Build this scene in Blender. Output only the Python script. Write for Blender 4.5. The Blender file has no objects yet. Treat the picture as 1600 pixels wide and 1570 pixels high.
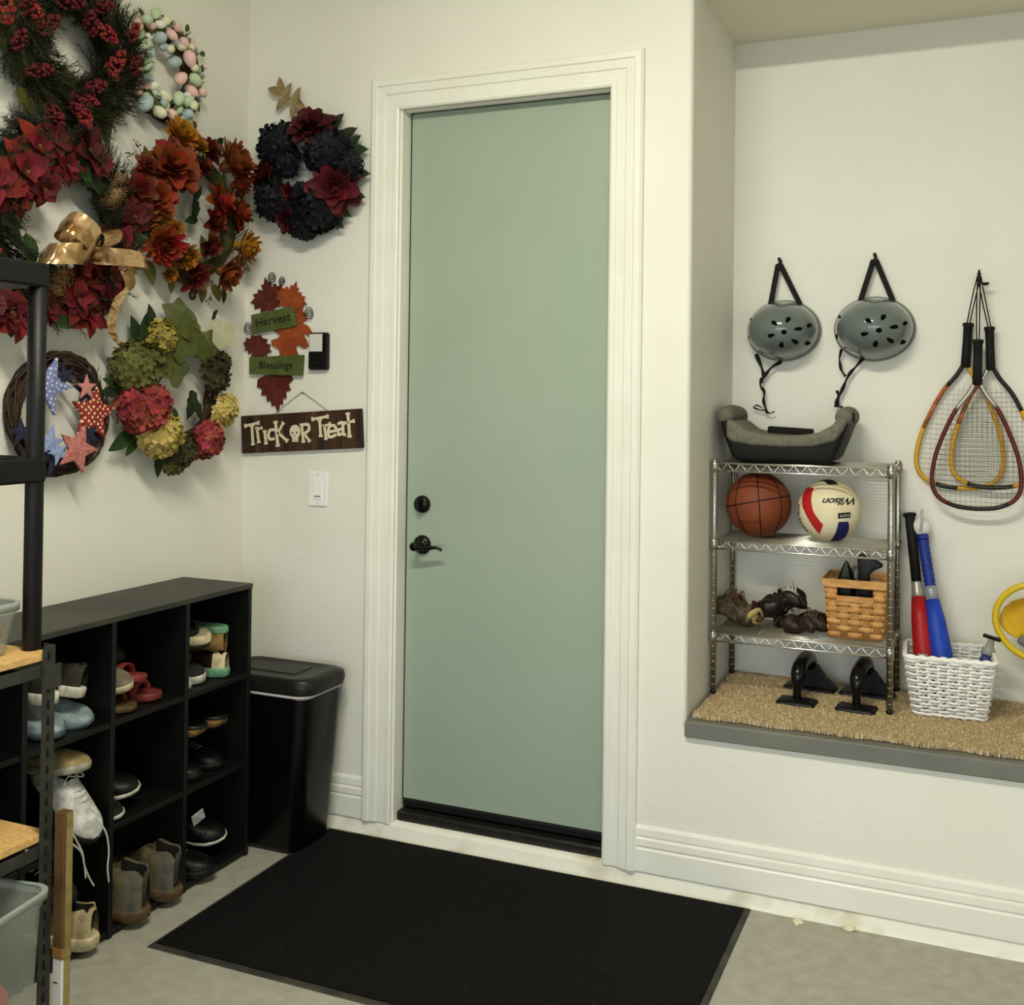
# Garage corner: grey door, wreaths on the left wall, shoe rack, sports niche on the right.
import bpy, bmesh, math, random
from math import pi, sin, cos, radians, sqrt, atan2
from mathutils import Vector, Matrix, Euler, noise

random.seed(11)
S = bpy.context.scene
COL = S.collection
V = Vector

# ------------------------------------------------------------------ camera, world, exposure, lamp
CAM_P = V((2.5698, -3.2160, 1.5357))
YAW, PITCH, ROLL, FPX, CX, CY = 0.3870, 0.0110, 0.0123, 1642.3, 867.18, 607.4
_f = V((-sin(YAW) * cos(PITCH), cos(YAW) * cos(PITCH), sin(PITCH)))
_r0 = V((cos(YAW), sin(YAW), 0))
_u0 = _r0.cross(_f)
CR = _r0 * cos(ROLL) + _u0 * sin(ROLL)
CU = -_r0 * sin(ROLL) + _u0 * cos(ROLL)
CF = _f
cd = bpy.data.cameras.new('camera')
cam = bpy.data.objects.new('camera', cd)
COL.objects.link(cam)
cd.sensor_width = 36
cd.lens = FPX * 36 / 1600
cd.shift_x = (800 - CX) / 1600
cd.shift_y = (CY - 785) / 1600
cd.clip_start = 0.05
cam.matrix_world = Matrix(((CR.x, CU.x, -CF.x, CAM_P.x), (CR.y, CU.y, -CF.y, CAM_P.y),
                           (CR.z, CU.z, -CF.z, CAM_P.z), (0, 0, 0, 1)))
S.camera = cam

W = bpy.data.worlds.new('world')
S.world = W
W.use_nodes = True
W.node_tree.nodes['Background'].inputs[0].default_value = (0.83, 0.92, 1, 1)
W.node_tree.nodes['Background'].inputs[1].default_value = 3.6    # added cool fill: sky light through an unseen opening behind the camera
S.view_settings.view_transform = 'Standard'
S.view_settings.look = 'None'
S.view_settings.gamma = 1
S.view_settings.use_curve_mapping = False
S.view_settings.exposure = 0.12
S.cycles.use_denoising = True
S.cycles.max_bounces = 8
S.cycles.diffuse_bounces = 5
S.cycles.transparent_max_bounces = 16
LAMP_POS = (1.75, -1.95, 3.12)     # the fluorescent fixture on the garage ceiling (just above the frame)
LAMP_STRENGTH = 135.0
LAMP_COLOR = (1.0, 0.965, 0.81)


def ray(u, v):
    return (CR * ((u - CX) / FPX) - CU * ((v - CY) / FPX) + CF)


def atx(u, v, x):            # the point of the plane x = const seen at a pixel of the photograph
    d = ray(u, v)
    return CAM_P + d * ((x - CAM_P.x) / d.x)


def aty(u, v, y):
    d = ray(u, v)
    return CAM_P + d * ((y - CAM_P.y) / d.y)


# ------------------------------------------------------------------ materials
def lin(c):
    return tuple(((x / 255) / 12.92 if x / 255 <= 0.04045 else ((x / 255 + 0.055) / 1.055) ** 2.4) for x in c) + (1,)


def mat(name, c, rough=0.6, metal=0.0, c2=None, ns=8.0, bump=0.0, bs=60.0, isl=0.0, spec=0.3,
        coat=0.0, alpha=1.0, emit=0.0, stretch=None, trans=0.0, hue=0.0, det=3.0, lo=0.4, hi=0.6):
    m = bpy.data.materials.new(name)
    m.use_nodes = True
    nt = m.node_tree
    N, L = nt.nodes, nt.links
    p = N['Principled BSDF']
    p.inputs['Roughness'].default_value = rough
    p.inputs['Metallic'].default_value = metal
    p.inputs['Specular IOR Level'].default_value = spec
    p.inputs['Coat Weight'].default_value = coat
    p.inputs['Alpha'].default_value = alpha
    p.inputs['Transmission Weight'].default_value = trans
    p.inputs['Base Color'].default_value = lin(c)
    tc = N.new('ShaderNodeTexCoord')
    vec = tc.outputs['Object']
    if stretch:
        mp = N.new('ShaderNodeMapping')
        mp.inputs['Scale'].default_value = stretch
        L.new(vec, mp.inputs['Vector'])
        vec = mp.outputs['Vector']
    out = None
    if c2 is not None:
        no = N.new('ShaderNodeTexNoise')
        no.inputs['Scale'].default_value = ns
        no.inputs['Detail'].default_value = det
        L.new(vec, no.inputs['Vector'])
        cr = N.new('ShaderNodeValToRGB')
        cr.color_ramp.elements[0].position = lo
        cr.color_ramp.elements[1].position = hi
        cr.color_ramp.elements[0].color = lin(c)
        cr.color_ramp.elements[1].color = lin(c2)
        L.new(no.outputs['Fac'], cr.inputs['Fac'])
        out = cr.outputs['Color']
    if isl or hue:
        ge = N.new('ShaderNodeNewGeometry')
        hs = N.new('ShaderNodeHueSaturation')
        if out is None:
            hs.inputs['Color'].default_value = lin(c)
        else:
            L.new(out, hs.inputs['Color'])
        mr = N.new('ShaderNodeMapRange')
        mr.inputs['To Min'].default_value = 1 - isl
        mr.inputs['To Max'].default_value = 1 + isl
        L.new(ge.outputs['Random Per Island'], mr.inputs['Value'])
        L.new(mr.outputs['Result'], hs.inputs['Value'])
        if hue:
            m2 = N.new('ShaderNodeMapRange')
            m2.inputs['To Min'].default_value = 0.5 - hue
            m2.inputs['To Max'].default_value = 0.5 + hue
            fr = N.new('ShaderNodeMath')
            fr.operation = 'MULTIPLY'
            fr.inputs[1].default_value = 7.31
            f2 = N.new('ShaderNodeMath')
            f2.operation = 'FRACT'
            L.new(ge.outputs['Random Per Island'], fr.inputs[0])
            L.new(fr.outputs[0], f2.inputs[0])
            L.new(f2.outputs[0], m2.inputs['Value'])
            L.new(m2.outputs['Result'], hs.inputs['Hue'])
        out = hs.outputs['Color']
    if out is not None:
        L.new(out, p.inputs['Base Color'])
    if bump:
        nb = N.new('ShaderNodeTexNoise')
        nb.inputs['Scale'].default_value = bs
        nb.inputs['Detail'].default_value = 2
        L.new(vec, nb.inputs['Vector'])
        bp = N.new('ShaderNodeBump')
        bp.inputs['Strength'].default_value = bump
        bp.inputs['Distance'].default_value = 0.004
        L.new(nb.outputs['Fac'], bp.inputs['Height'])
        L.new(bp.outputs['Normal'], p.inputs['Normal'])
    if emit:
        p.inputs['Emission Color'].default_value = lin(c)
        p.inputs['Emission Strength'].default_value = emit
    return m


# ------------------------------------------------------------------ mesh building
def T(x, y=None, z=None):
    return Matrix.Translation(V(x) if y is None else V((x, y, z)))


def Rm(a, ax):
    return Matrix.Rotation(a, 4, ax)


def Sc(x, y=None, z=None):
    y = x if y is None else y
    z = x if z is None else z
    return Matrix.Diagonal((x, y, z, 1))


def aim(d, spin=0.0):
    return V(d).to_track_quat('Z', 'Y').to_matrix().to_4x4() @ Rm(spin, 'Z')


def catmull(pts, n=6, closed=False):
    P = [V(p) for p in pts]
    out = []
    k = len(P)
    for i in range(k if closed else k - 1):
        p0 = P[(i - 1) % k] if closed or i > 0 else P[i]
        p1 = P[i]
        p2 = P[(i + 1) % k]
        p3 = P[(i + 2) % k] if closed or i + 2 < k else P[(i + 1) % k]
        for j in range(n):
            t = j / n
            out.append(0.5 * ((2 * p1) + (p2 - p0) * t + (2 * p0 - 5 * p1 + 4 * p2 - p3) * t * t
                              + (3 * p1 - p0 - 3 * p2 + p3) * t ** 3))
    if not closed:
        out.append(P[-1].copy())
    return out


def interp(tab, t):
    if t <= tab[0][0]:
        return tab[0][1]
    for (a, x), (b, y) in zip(tab, tab[1:]):
        if t <= b:
            k = (t - a) / (b - a)
            return x + (y - x) * k
    return tab[-1][1]


class MB:
    def __init__(self):
        self.v, self.f, self.m, self.s = [], [], [], []

    def add(self, vs, fs, mi=0, M=None, smooth=True):
        o = len(self.v)
        for p in vs:
            self.v.append(M @ V(p) if M is not None else V(p))
        for f in fs:
            self.f.append([i + o for i in f])
            self.m.append(mi)
            self.s.append(smooth)
        return self

    def box(self, c, s, ch=0.0, mi=0, M=None):
        hx, hy, hz = s[0] / 2, s[1] / 2, s[2] / 2
        c = V(c)
        if ch <= 0:
            vs = [c + V((x * hx, y * hy, z * hz)) for x in (-1, 1) for y in (-1, 1) for z in (-1, 1)]
            fs = [(0, 1, 3, 2), (4, 6, 7, 5), (0, 4, 5, 1), (2, 3, 7, 6), (0, 2, 6, 4), (1, 5, 7, 3)]
            return self.add(vs, fs, mi, M, False)
        ch = min(ch, hx * 0.99, hy * 0.99, hz * 0.99)
        vs, ix = [], {}
        for x in (-1, 1):
            for y in (-1, 1):
                for z in (-1, 1):
                    for a in range(3):
                        h = [hx - ch, hy - ch, hz - ch]
                        h[a] += ch
                        ix[(x, y, z, a)] = len(vs)
                        vs.append(c + V((x * h[0], y * h[1], z * h[2])))
        fs = []
        q = [(-1, -1), (1, -1), (1, 1), (-1, 1)]
        for a in range(3):
            for s_ in (-1, 1):
                f = []
                for (p, r) in q:
                    k = [0, 0, 0]
                    k[a] = s_
                    k[(a + 1) % 3] = p
                    k[(a + 2) % 3] = r
                    f.append(ix[(k[0], k[1], k[2], a)])
                fs.append(f)
            b, d = (a + 1) % 3, (a + 2) % 3
            for s1 in (-1, 1):
                for s2 in (-1, 1):
                    f = []
                    for (sa, ax) in ((-1, b), (1, b), (1, d), (-1, d)):
                        k = [0, 0, 0]
                        k[a] = sa
                        k[b] = s1
                        k[d] = s2
                        f.append(ix[(k[0], k[1], k[2], ax)])
                    fs.append(f)
        for x in (-1, 1):
            for y in (-1, 1):
                for z in (-1, 1):
                    fs.append([ix[(x, y, z, a)] for a in range(3)])
        return self.add(vs, fs, mi, M, False)

    def tube(self, path, r, n=8, closed=False, cap=True, mi=0, M=None, flat=1.0):
        P = [V(p) for p in path]
        k = len(P)
        rr = r if isinstance(r, (list, tuple)) else [r] * k
        vs, fs = [], []
        tprev, nrm = None, None
        for i in range(k):
            if closed:
                t = P[(i + 1) % k] - P[(i - 1) % k]
            else:
                t = P[min(i + 1, k - 1)] - P[max(i - 1, 0)]
            if t.length < 1e-9:
                t = tprev or V((0, 0, 1))
            t = t.normalized()
            if nrm is None:
                nrm = t.orthogonal().normalized()
                if abs(t.z) < 0.9:
                    nrm = (V((0, 0, 1)) - t * t.z).normalized()
            else:
                nrm = (nrm - t * nrm.dot(t))
                nrm = nrm.normalized() if nrm.length > 1e-6 else t.orthogonal().normalized()
            b = t.cross(nrm)
            for j in range(n):
                a = 2 * pi * j / n
                vs.append(P[i] + nrm * (cos(a) * rr[i]) + b * (sin(a) * rr[i] * flat))
            tprev = t
        for i in range(k if closed else k - 1):
            for j in range(n):
                a, b_ = i * n + j, i * n + (j + 1) % n
                c, d = ((i + 1) % k) * n + j, ((i + 1) % k) * n + (j + 1) % n
                fs.append((a, b_, d, c))
        if cap and not closed:
            fs.append(list(range(n))[::-1])
            fs.append([(k - 1) * n + j for j in range(n)])
        return self.add(vs, fs, mi, M, True)

    def grid(self, rows, mi=0, M=None, smooth=True, cu=False, cv=False):
        nr, nc = len(rows), len(rows[0])
        vs = [p for r in rows for p in r]
        fs = []
        for i in range(nr if cv else nr - 1):
            for j in range(nc if cu else nc - 1):
                fs.append((i * nc + j, i * nc + (j + 1) % nc, ((i + 1) % nr) * nc + (j + 1) % nc, ((i + 1) % nr) * nc + j))
        return self.add(vs, fs, mi, M, smooth)

    def lathe(self, prof, n=20, mi=0, M=None, smooth=True):
        rows = [[V((r * cos(2 * pi * j / n), r * sin(2 * pi * j / n), z)) for j in range(n)] for (r, z) in prof]
        o = len(self.v)
        self.grid(rows, mi, M, smooth, cu=True)
        for k, (r, z) in ((0, prof[0]), (len(prof) - 1, prof[-1])):
            if r > 1e-6:
                self.f.append([o + k * n + j for j in range(n)])
                self.m.append(mi)
                self.s.append(False)
        return self

    def ball(self, c, r, nu=12, nv=8, mi=0, M=None):
        if not isinstance(r, (list, tuple)):
            r = (r, r, r)
        c = V(c)
        vs = [c + V((0, 0, -r[2]))]
        for i in range(1, nv):
            a = -pi / 2 + pi * i / nv
            for j in range(nu):
                b = 2 * pi * j / nu
                vs.append(c + V((r[0] * cos(a) * cos(b), r[1] * cos(a) * sin(b), r[2] * sin(a))))
        vs.append(c + V((0, 0, r[2])))
        fs = []
        for j in range(nu):
            fs.append((0, 1 + (j + 1) % nu, 1 + j))
            fs.append((len(vs) - 1, 1 + (nv - 2) * nu + j, 1 + (nv - 2) * nu + (j + 1) % nu))
        for i in range(nv - 2):
            for j in range(nu):
                a = 1 + i * nu
                fs.append((a + j, a + (j + 1) % nu, a + nu + (j + 1) % nu, a + nu + j))
        return self.add(vs, fs, mi, M, True)

    def prism(self, poly, h, mi=0, M=None, z0=0.0, smooth=False):
        n = len(poly)
        vs = [V((p[0], p[1], z0)) for p in poly] + [V((p[0], p[1], z0 + h)) for p in poly]
        fs = [list(range(n))[::-1], list(range(n, 2 * n))]
        fs += [(i, (i + 1) % n, n + (i + 1) % n, n + i) for i in range(n)]
        return self.add(vs, fs, mi, M, smooth)

    def mesh(self, name, mats, fix=True):
        me = bpy.data.meshes.new(name)
        me.from_pydata([tuple(p) for p in self.v], [], self.f)
        for m in (mats if isinstance(mats, (list, tuple)) else [mats]):
            me.materials.append(m)
        me.polygons.foreach_set('material_index', self.m)
        me.polygons.foreach_set('use_smooth', self.s)
        if fix:
            bm = bmesh.new()
            bm.from_mesh(me)
            bmesh.ops.recalc_face_normals(bm, faces=bm.faces)
            bm.to_mesh(me)
            bm.free()
        me.update()
        return me

    def obj(self, name, mats, parent=None, M=None, fix=True):
        return put(name, self.mesh(name, mats, fix), parent, M)


def put(name, me, parent=None, M=None):
    o = bpy.data.objects.new(name, me)
    COL.objects.link(o)
    if parent is not None:
        o.parent = parent
    if M is not None:
        o.matrix_local = M
    return o


def tag(o, label, cat, group=None):
    o['label'] = label
    o['category'] = cat
    if group:
        o['group'] = group
    return o


def thing(name, label, cat, loc=(0, 0, 0), rot=0.0, group=None, M=None):
    o = bpy.data.objects.new(name, None)
    o.empty_display_size = 0.05
    COL.objects.link(o)
    if M is not None:
        o.matrix_local = M
    else:
        o.location = loc
        o.rotation_euler = (0, 0, rot)
    return tag(o, label, cat, group)


def struct(o):
    o['kind'] = 'structure'
    return o


def bevel(o, w, seg=2, ang=40):
    b = o.modifiers.new('bevel', 'BEVEL')
    b.width = w
    b.segments = seg
    b.limit_method = 'ANGLE'
    b.angle_limit = radians(ang)
    for p in o.data.polygons:
        p.use_smooth = True
    return o


def text_mb(s, size, ext, M, mi=0, shear=0.0, mb=None, warp=None, space=1.0, align='CENTER', bold=0.0):
    cu = bpy.data.curves.new('text', 'FONT')
    cu.body = s
    cu.size = size
    cu.extrude = ext
    cu.shear = shear
    cu.offset = bold
    cu.space_character = space
    cu.align_x = align
    cu.align_y = 'CENTER'
    cu.resolution_u = 3
    o = bpy.data.objects.new('text', cu)
    me = o.to_mesh()
    mb = mb or MB()
    vs = [v.co.copy() for v in me.vertices]
    fs = [list(p.vertices) for p in me.polygons]
    if warp:
        vs = [warp(v) for v in vs]
    mb.add(vs, fs, mi, M, False)
    o.to_mesh_clear()
    bpy.data.objects.remove(o)
    bpy.data.curves.remove(cu)
    return mb


def rrect(hx, hy, r, n=4):
    out = []
    for (sx, sy, a0) in ((1, 1, 0), (-1, 1, pi / 2), (-1, -1, pi), (1, -1, 3 * pi / 2)):
        for k in range(n + 1):
            a = a0 + (pi / 2) * k / n
            out.append((sx * (hx - r) + r * cos(a), sy * (hy - r) + r * sin(a)))
    return out


BLACK = mat('black plastic', (8, 8, 9), 0.35)
WHITE = mat('white plastic', (235, 235, 232), 0.35)
# ------------------------------------------------------------------ the room
NX, ND, LZ, NTOP, NR = 1.715, 0.6115, 0.5418, 2.855, 3.2
H, XR, YF = 3.2, 5.6, -5.8
XL_D, XR_D, DZ0, DZ1, DD = 0.668, 1.438, 0.1156, 2.5556, 0.058
CURB = 0.05
wall_m = mat('cream wall paint', (223, 221, 209), 0.55, c2=(226, 224, 213), ns=3, bump=0.22, bs=55, spec=0.3)
trim_m = mat('white gloss trim paint', (230, 229, 218), 0.35, c2=(226, 224, 212), ns=5, spec=0.4)
ceil_m = mat('ceiling paint', (222, 219, 202), 0.7, bump=0.2, bs=60)
floor_m = mat('concrete floor', (150, 147, 134), 0.55, c2=(166, 163, 150), ns=22, bump=0.15, bs=90, det=10, lo=0.3, hi=0.7)
curb_m = mat('painted concrete curb', (229, 227, 212), 0.6, c2=(172, 158, 120), ns=6, bump=0.5, bs=30, lo=0.5, hi=0.82, det=8)


def quad(mb, a, b, c, d):
    mb.add([a, b, c, d], [(0, 1, 2, 3)], 0, None, False)


b = MB()
b.box((XR / 2, YF / 2, -0.05), (XR + 0.4, -YF + 0.4, 0.1))
struct(b.obj('floor', floor_m))
b = MB()
b.box((XR / 2, YF - 4.4, -0.06), (14, 8.3, 0.1))
struct(b.obj('floor_driveway', mat('pale driveway concrete', (176, 174, 166), 0.8, c2=(160, 158, 150), ns=4)))
b = MB()
b.box((XR / 2, YF / 2, H + 0.05), (XR + 0.4, -YF + 0.4, 0.1))
struct(b.obj('ceiling', ceil_m))
b = MB()
b.box((-0.06, YF / 2, H / 2), (0.12, -YF + 0.4, H))
struct(b.obj('wall_left', wall_m))
b = MB()
b.box((XR + 0.06, YF / 2, H / 2), (0.12, -YF + 0.4, H))
struct(b.obj('wall_right', wall_m))
b = MB()
# unseen doorway behind the camera, added so sky light brightens the lower walls
b.box((0.1, YF - 0.06, H / 2), (0.6, 0.12, H))
b.box((XR - 0.1, YF - 0.06, H / 2), (0.6, 0.12, H))
b.box((XR / 2, YF - 0.06, (2.3 + H) / 2), (XR - 0.7, 0.12, H - 2.3))
struct(b.obj('wall_front', wall_m))

# the wall with the door, with a rounded (bullnose) corner into the niche
b = MB()
R_ = 0.018


def wq(x0, x1, z0, z1):
    quad(b, (x0, 0, z0), (x1, 0, z0), (x1, 0, z1), (x0, 0, z1))


JL, JR, JT = XL_D - 0.012, XR_D + 0.012, DZ1 + 0.012
wq(-0.1, JL, 0, H)
wq(JL, JR, JT, H)
wq(JR, NX - R_, 0, H)
wq(NX - R_, XR, 0, LZ - 0.02)
wq(NX - R_, NR, NTOP, H)
wq(NR, XR, LZ - 0.02, H)
arc = [(NX - R_ + R_ * sin(a), R_ - R_ * cos(a)) for a in [pi / 2 * k / 6 for k in range(7)]]
b.grid([[V((x, y, z)) for (x, y) in arc] for z in (LZ - 0.06, NTOP)])
struct(b.obj('wall_back', wall_m, fix=False))
b = MB()
quad(b, (NX, R_, LZ - 0.06), (NX, ND, LZ - 0.06), (NX, ND, NTOP), (NX, R_, NTOP))
struct(b.obj('wall_niche_left', wall_m, fix=False))
b = MB()
b.box(((NX + NR) / 2, ND + 0.04, (LZ + NTOP) / 2), (NR - NX + 0.1, 0.08, NTOP - LZ + 0.3))
struct(b.obj('wall_niche_back', wall_m))
b = MB()
b.box((NR + 0.04, ND / 2 + 0.02, (LZ + NTOP) / 2), (0.08, ND - 0.03, NTOP - LZ + 0.1))
struct(b.obj('wall_niche_right', wall_m))
b = MB()
b.box(((NX + NR) / 2, ND / 2 + 0.002, NTOP + 0.04), (NR - NX + 0.1, ND, 0.08))
struct(b.obj('ceiling_niche', ceil_m))

# grey painted ledge (slab of the niche)
ledge_m = mat('grey satin ledge paint', (104, 105, 98), 0.38, c2=(112, 112, 104), ns=6, bump=0.1, bs=25)
b = MB()
b.box(((NX + NR) / 2, ND / 2 - 0.008, LZ - 0.025), (NR - NX, ND + 0.02, 0.05), 0.004)
struct(b.obj('trim_2', ledge_m))


# baseboards (profiled) and the painted concrete curb beneath
def baseboard(name, x0, x1):
    prof = [(0, CURB), (0.013, CURB), (0.013, 0.118), (0.010, 0.122), (0.0095, 0.126), (0.013, 0.131), (0.0125, 0.150),
            (0.006, 0.153), (0.0055, 0.157), (0.009, 0.162), (0.008, 0.182), (0.003, 0.192), (0, 0.192)]
    mb = MB()
    mb.grid([[V((x, -d, z)) for (d, z) in prof] for x in (x0, x1)], smooth=False)
    n = len(prof)
    o = len(mb.v)
    mb.f.append(list(range(n)))
    mb.f.append(list(range(n, 2 * n)))
    mb.m += [0, 0]
    mb.s += [False, False]
    return struct(mb.obj(name, trim_m))


baseboard('baseboard_back', 0.02, 0.545)
baseboard('baseboard_right', 1.557, XR)
b = MB()
b.box((0.008, -3.2, 0.12), (0.014, 6.3, 0.14), 0.003)
struct(b.obj('baseboard_left', trim_m))
b = MB()
# curb: face slightly proud and uneven, its top shows in the doorway
nx_ = 120
rows = []
for i in range(nx_ + 1):
    x = 0.0 + (XR) * i / nx_
    w1 = 0.0035 * noise.noise(V((x * 6, 0, 0))) + 0.002 * noise.noise(V((x * 21, 3, 0)))
    w2 = 0.003 * noise.noise(V((x * 8, 9, 0)))
    rows.append([V((x, -0.012 + w1 - 0.006, 0.0)), V((x, -0.010 + w1, 0.012)), V((x, -0.008 + w2, 0.040)),
                 V((x, -0.003 + w2, CURB - 0.001)), V((x, 0.055, CURB))])
b.grid(rows)
struct(b.obj('trim_3', curb_m))

# door casing: profile swept round the opening with mitred corners
prof = [(0, 0), (0, .010), (.006, .014), (.020, .014), (.023, .010), (.052, .012), (.056, .016), (.082, .018), (.086, .022),
        (.104, .022), (.112, .015), (.112, 0)]
il, ir, it = XL_D - 0.010, XR_D + 0.008, DZ1 - 0.002
b = MB()
rows = []
for (x, z, sx, sz) in ((il, CURB, -1, 0), (il, it, -1, 1), (ir, it, 1, 1), (ir, CURB, 1, 0)):
    rows.append([V((x + sx * w, -h, z + sz * w)) for (w, h) in prof])
b.grid(rows, smooth=False)
b.f.append(list(range(12)))
b.f.append(list(range(36, 48)))
b.m += [0, 0]
b.s += [False, False]
trim1 = struct(b.obj('trim_1', trim_m))
# jambs with stop
b = MB()
jd = 0.12
for (x, w) in ((JL - 0.001, 1), (JR + 0.001, -1)):
    b.box((x + w * 0.004, jd / 2 + 0.001, (CURB + JT) / 2), (0.014, jd, JT - CURB + 0.01), 0.002)
b.box(((JL + JR) / 2, jd / 2 + 0.001, JT - 0.003), (JR - JL, jd, 0.014), 0.002)
b.box(((JL + JR) / 2, 0.030, JT - 0.012), (JR - JL, 0.020, 0.012), 0.002)
struct(b.obj('trim_4', trim_m))

# the door
door_m = mat('grey green satin door paint', (150, 163, 146), 0.42, c2=(153, 165, 149), ns=2.5, bump=0.06, bs=120, spec=0.4)
bronze = mat('oil rubbed bronze', (9, 8, 8), 0.28, metal=0.3)
rubber = mat('black rubber', (12, 12, 12), 0.5)
door = struct(bpy.data.objects.new('door_1', None))
COL.objects.link(door)
door.location = ((XL_D + XR_D) / 2, DD, DZ0)
ox, oy, oz = door.location
b = MB()
b.box((0, 0.021, (DZ1 - DZ0) / 2), (XR_D - XL_D - 0.007, 0.042, DZ1 - DZ0 - 0.007), 0.002)
b.obj('door_panel', door_m, door)
b = MB()
b.box((0, 0.016, -0.012), (XR_D - XL_D - 0.004, 0.034, 0.026), 0.003)
b.obj('door_sweep', rubber, door)
# dark seal strip down the latch side and across the head
b = MB()
b.box((-(XR_D - XL_D) / 2 + 0.001, 0.010, (DZ1 - DZ0) / 2), (0.007, 0.012, DZ1 - DZ0))
b.obj('weather_seal', rubber, door)
kx, kz = 0.737 - ox, 1.020 - oz
Mk = T(kx, 0, kz) @ Rm(pi / 2, 'X')
b = MB()
b.lathe([(0.034, 0), (0.034, 0.006), (0.031, 0.012), (0.022, 0.017), (0.013, 0.020), (0.012, 0.050), (0.0155, 0.054), (0.0155, 0.066), (0.010, 0.070), (0.0, 0.070)], 24, M=Mk)
handle = b.obj('door_handle', bronze, door)
b = MB()
pth = catmull([(kx - 0.012, -0.060, kz + 0.002), (kx + 0.02, -0.061, kz - 0.004), (kx + 0.055, -0.060, kz - 0.002), (kx + 0.085, -0.056, kz + 0.001), (kx + 0.104, -0.050, kz - 0.008)], 5)
b.tube(pth, [0.010 - 0.0055 * i / (len(pth) - 1) for i in range(len(pth))], 8)
b.obj('lever', bronze, handle)
b = MB()
Md = T(0.736 - ox, 0, 1.163 - oz) @ Rm(pi / 2, 'X')
b.lathe([(0.031, 0), (0.031, 0.008), (0.028, 0.016), (0.020, 0.020), (0.0, 0.021)], 24, M=Md)
bolt = b.obj('deadbolt', bronze, door)
b = MB()
b.box((0.736 - ox, -0.030, 1.163 - oz), (0.012, 0.018, 0.040), 0.003)
b.obj('thumb_turn', bronze, bolt)
# threshold
b = MB()
b.box(((XL_D + XR_D) / 2, 0.062, 0.066), (XR_D - XL_D + 0.01, 0.075, 0.034), 0.006)
struct(b.obj('trim_5', mat('dark threshold', (20, 19, 17), 0.4, c2=(33, 30, 26), ns=30)))
b = MB()
b.box((1.05, 0.16, 1.4), (1.2, 0.02, 2.9))
struct(b.obj('trim_6', mat('dark behind door', (10, 10, 10), 0.9)))

# ceiling light: fluorescent wrap fixture
cl = thing('ceiling_light', 'long white fluorescent fixture on the ceiling above the frame', 'light', LAMP_POS)
b = MB()
b.box((0, 0, 0.06), (1.28, 0.16, 0.04), 0.006)
b.obj('housing', WHITE, cl)
b = MB()
pr = [(0.07 * cos(a), 0.045 + 0.030 * sin(a)) for a in [pi + pi * k / 10 for k in range(11)]]
b.grid([[V((x, y, z)) for (y, z) in pr] for x in (-0.61, 0.61)], smooth=True)
em = bpy.data.materials.new('lit diffuser')
em.use_nodes = True
nt = em.node_tree
nt.nodes.clear()
e_ = nt.nodes.new('ShaderNodeEmission')
e_.inputs['Color'].default_value = LAMP_COLOR + (1,)
e_.inputs['Strength'].default_value = LAMP_STRENGTH
o_ = nt.nodes.new('ShaderNodeOutputMaterial')
nt.links.new(e_.outputs[0], o_.inputs[0])
b.obj('diffuser', em, cl)
# ------------------------------------------------------------------ flowers, leaves, wreaths
def petal(mb, L, w, M, cup=0.15, curl=0.2, tip=1.0, mi=0, nr=4):
    rows = []
    for i in range(nr + 1):
        t = i / nr
        hw = w * 0.5 * (sin(pi * min(1, t ** 0.8 * 0.93 + 0.07)) ** 0.7 if tip < 1 else sin(pi * (0.08 + 0.92 * t)) ** 0.9)
        if i == nr:
            hw = w * 0.02 if tip >= 1 else w * 0.18
        z = curl * L * t * t
        rows.append([V((-hw, L * t, z + cup * hw)), V((0, L * t, z)), V((hw, L * t, z + cup * hw))])
    mb.grid(rows, mi, M, True)


def flower_mum(name, m, layers=6, n=16, seed=0):
    r = random.Random(seed)
    mb = MB()
    for k in range(layers):
        q = k / (layers - 1)
        for j in range(n - k):
            a = 2 * pi * (j + 0.5 * (k % 2) + r.uniform(-.2, .2)) / (n - k)
            el = radians(8 + 68 * q + r.uniform(-8, 8))
            L = 0.88 - 0.48 * q + r.uniform(-.08, .08)
            petal(mb, L, 0.38, Rm(a, 'Z') @ T(0, 0.04, 0.10 + 0.14 * q) @ Rm(el, 'X'), 0.35, 0.18 + 0.1 * q, 0.5)
    mb.ball((0, 0, 0.12), (0.24, 0.24, 0.3), 8, 5)
    return mb.mesh(name, m, False)


def flower_rose(name, m, seed=0, spread=1.0):
    r = random.Random(seed)
    mb = MB()
    for (n, L, w, el, z) in ((7, 1.0, 0.85, 12, 0), (6, .9, .8, 32, .06), (5, .78, .75, 52, .12), (4, .62, .6, 68, .16), (3, .5, .45, 80, .2)):
        for j in range(n):
            a = 2 * pi * (j + r.uniform(-.2, .2)) / n + z * 9
            petal(mb, L * r.uniform(.9, 1.08) * spread, w, Rm(a, 'Z') @ T(0, 0.05, z) @ Rm(radians(el + r.uniform(-9, 9)), 'X'), 0.55, -0.10, 0.5, nr=5)
    mb.ball((0, 0, 0.2), (0.2, 0.2, 0.28), 8, 5)
    return mb.mesh(name, m, False)


def flower_star(name, mats, seed=0):
    r = random.Random(seed)
    mb = MB()
    for (n, L, w, el, z) in ((6, 1.0, .66, 6, 0), (6, .78, .58, 26, .06), (4, .5, .4, 50, .1)):
        for j in range(n):
            a = 2 * pi * (j + r.uniform(-.18, .18)) / n + z * 10
            petal(mb, L * r.uniform(.85, 1.08), w, Rm(a, 'Z') @ T(0, 0.03, z) @ Rm(radians(el + r.uniform(-14, 12)), 'X'), 0.25, -0.22, 1.0)
    for j in range(7):
        a = j * 2.4
        mb.ball((0.05 * cos(a) * (j > 0), 0.05 * sin(a) * (j > 0), 0.14), 0.032, 6, 4, mi=1)
    return mb.mesh(name, mats, False)


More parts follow.
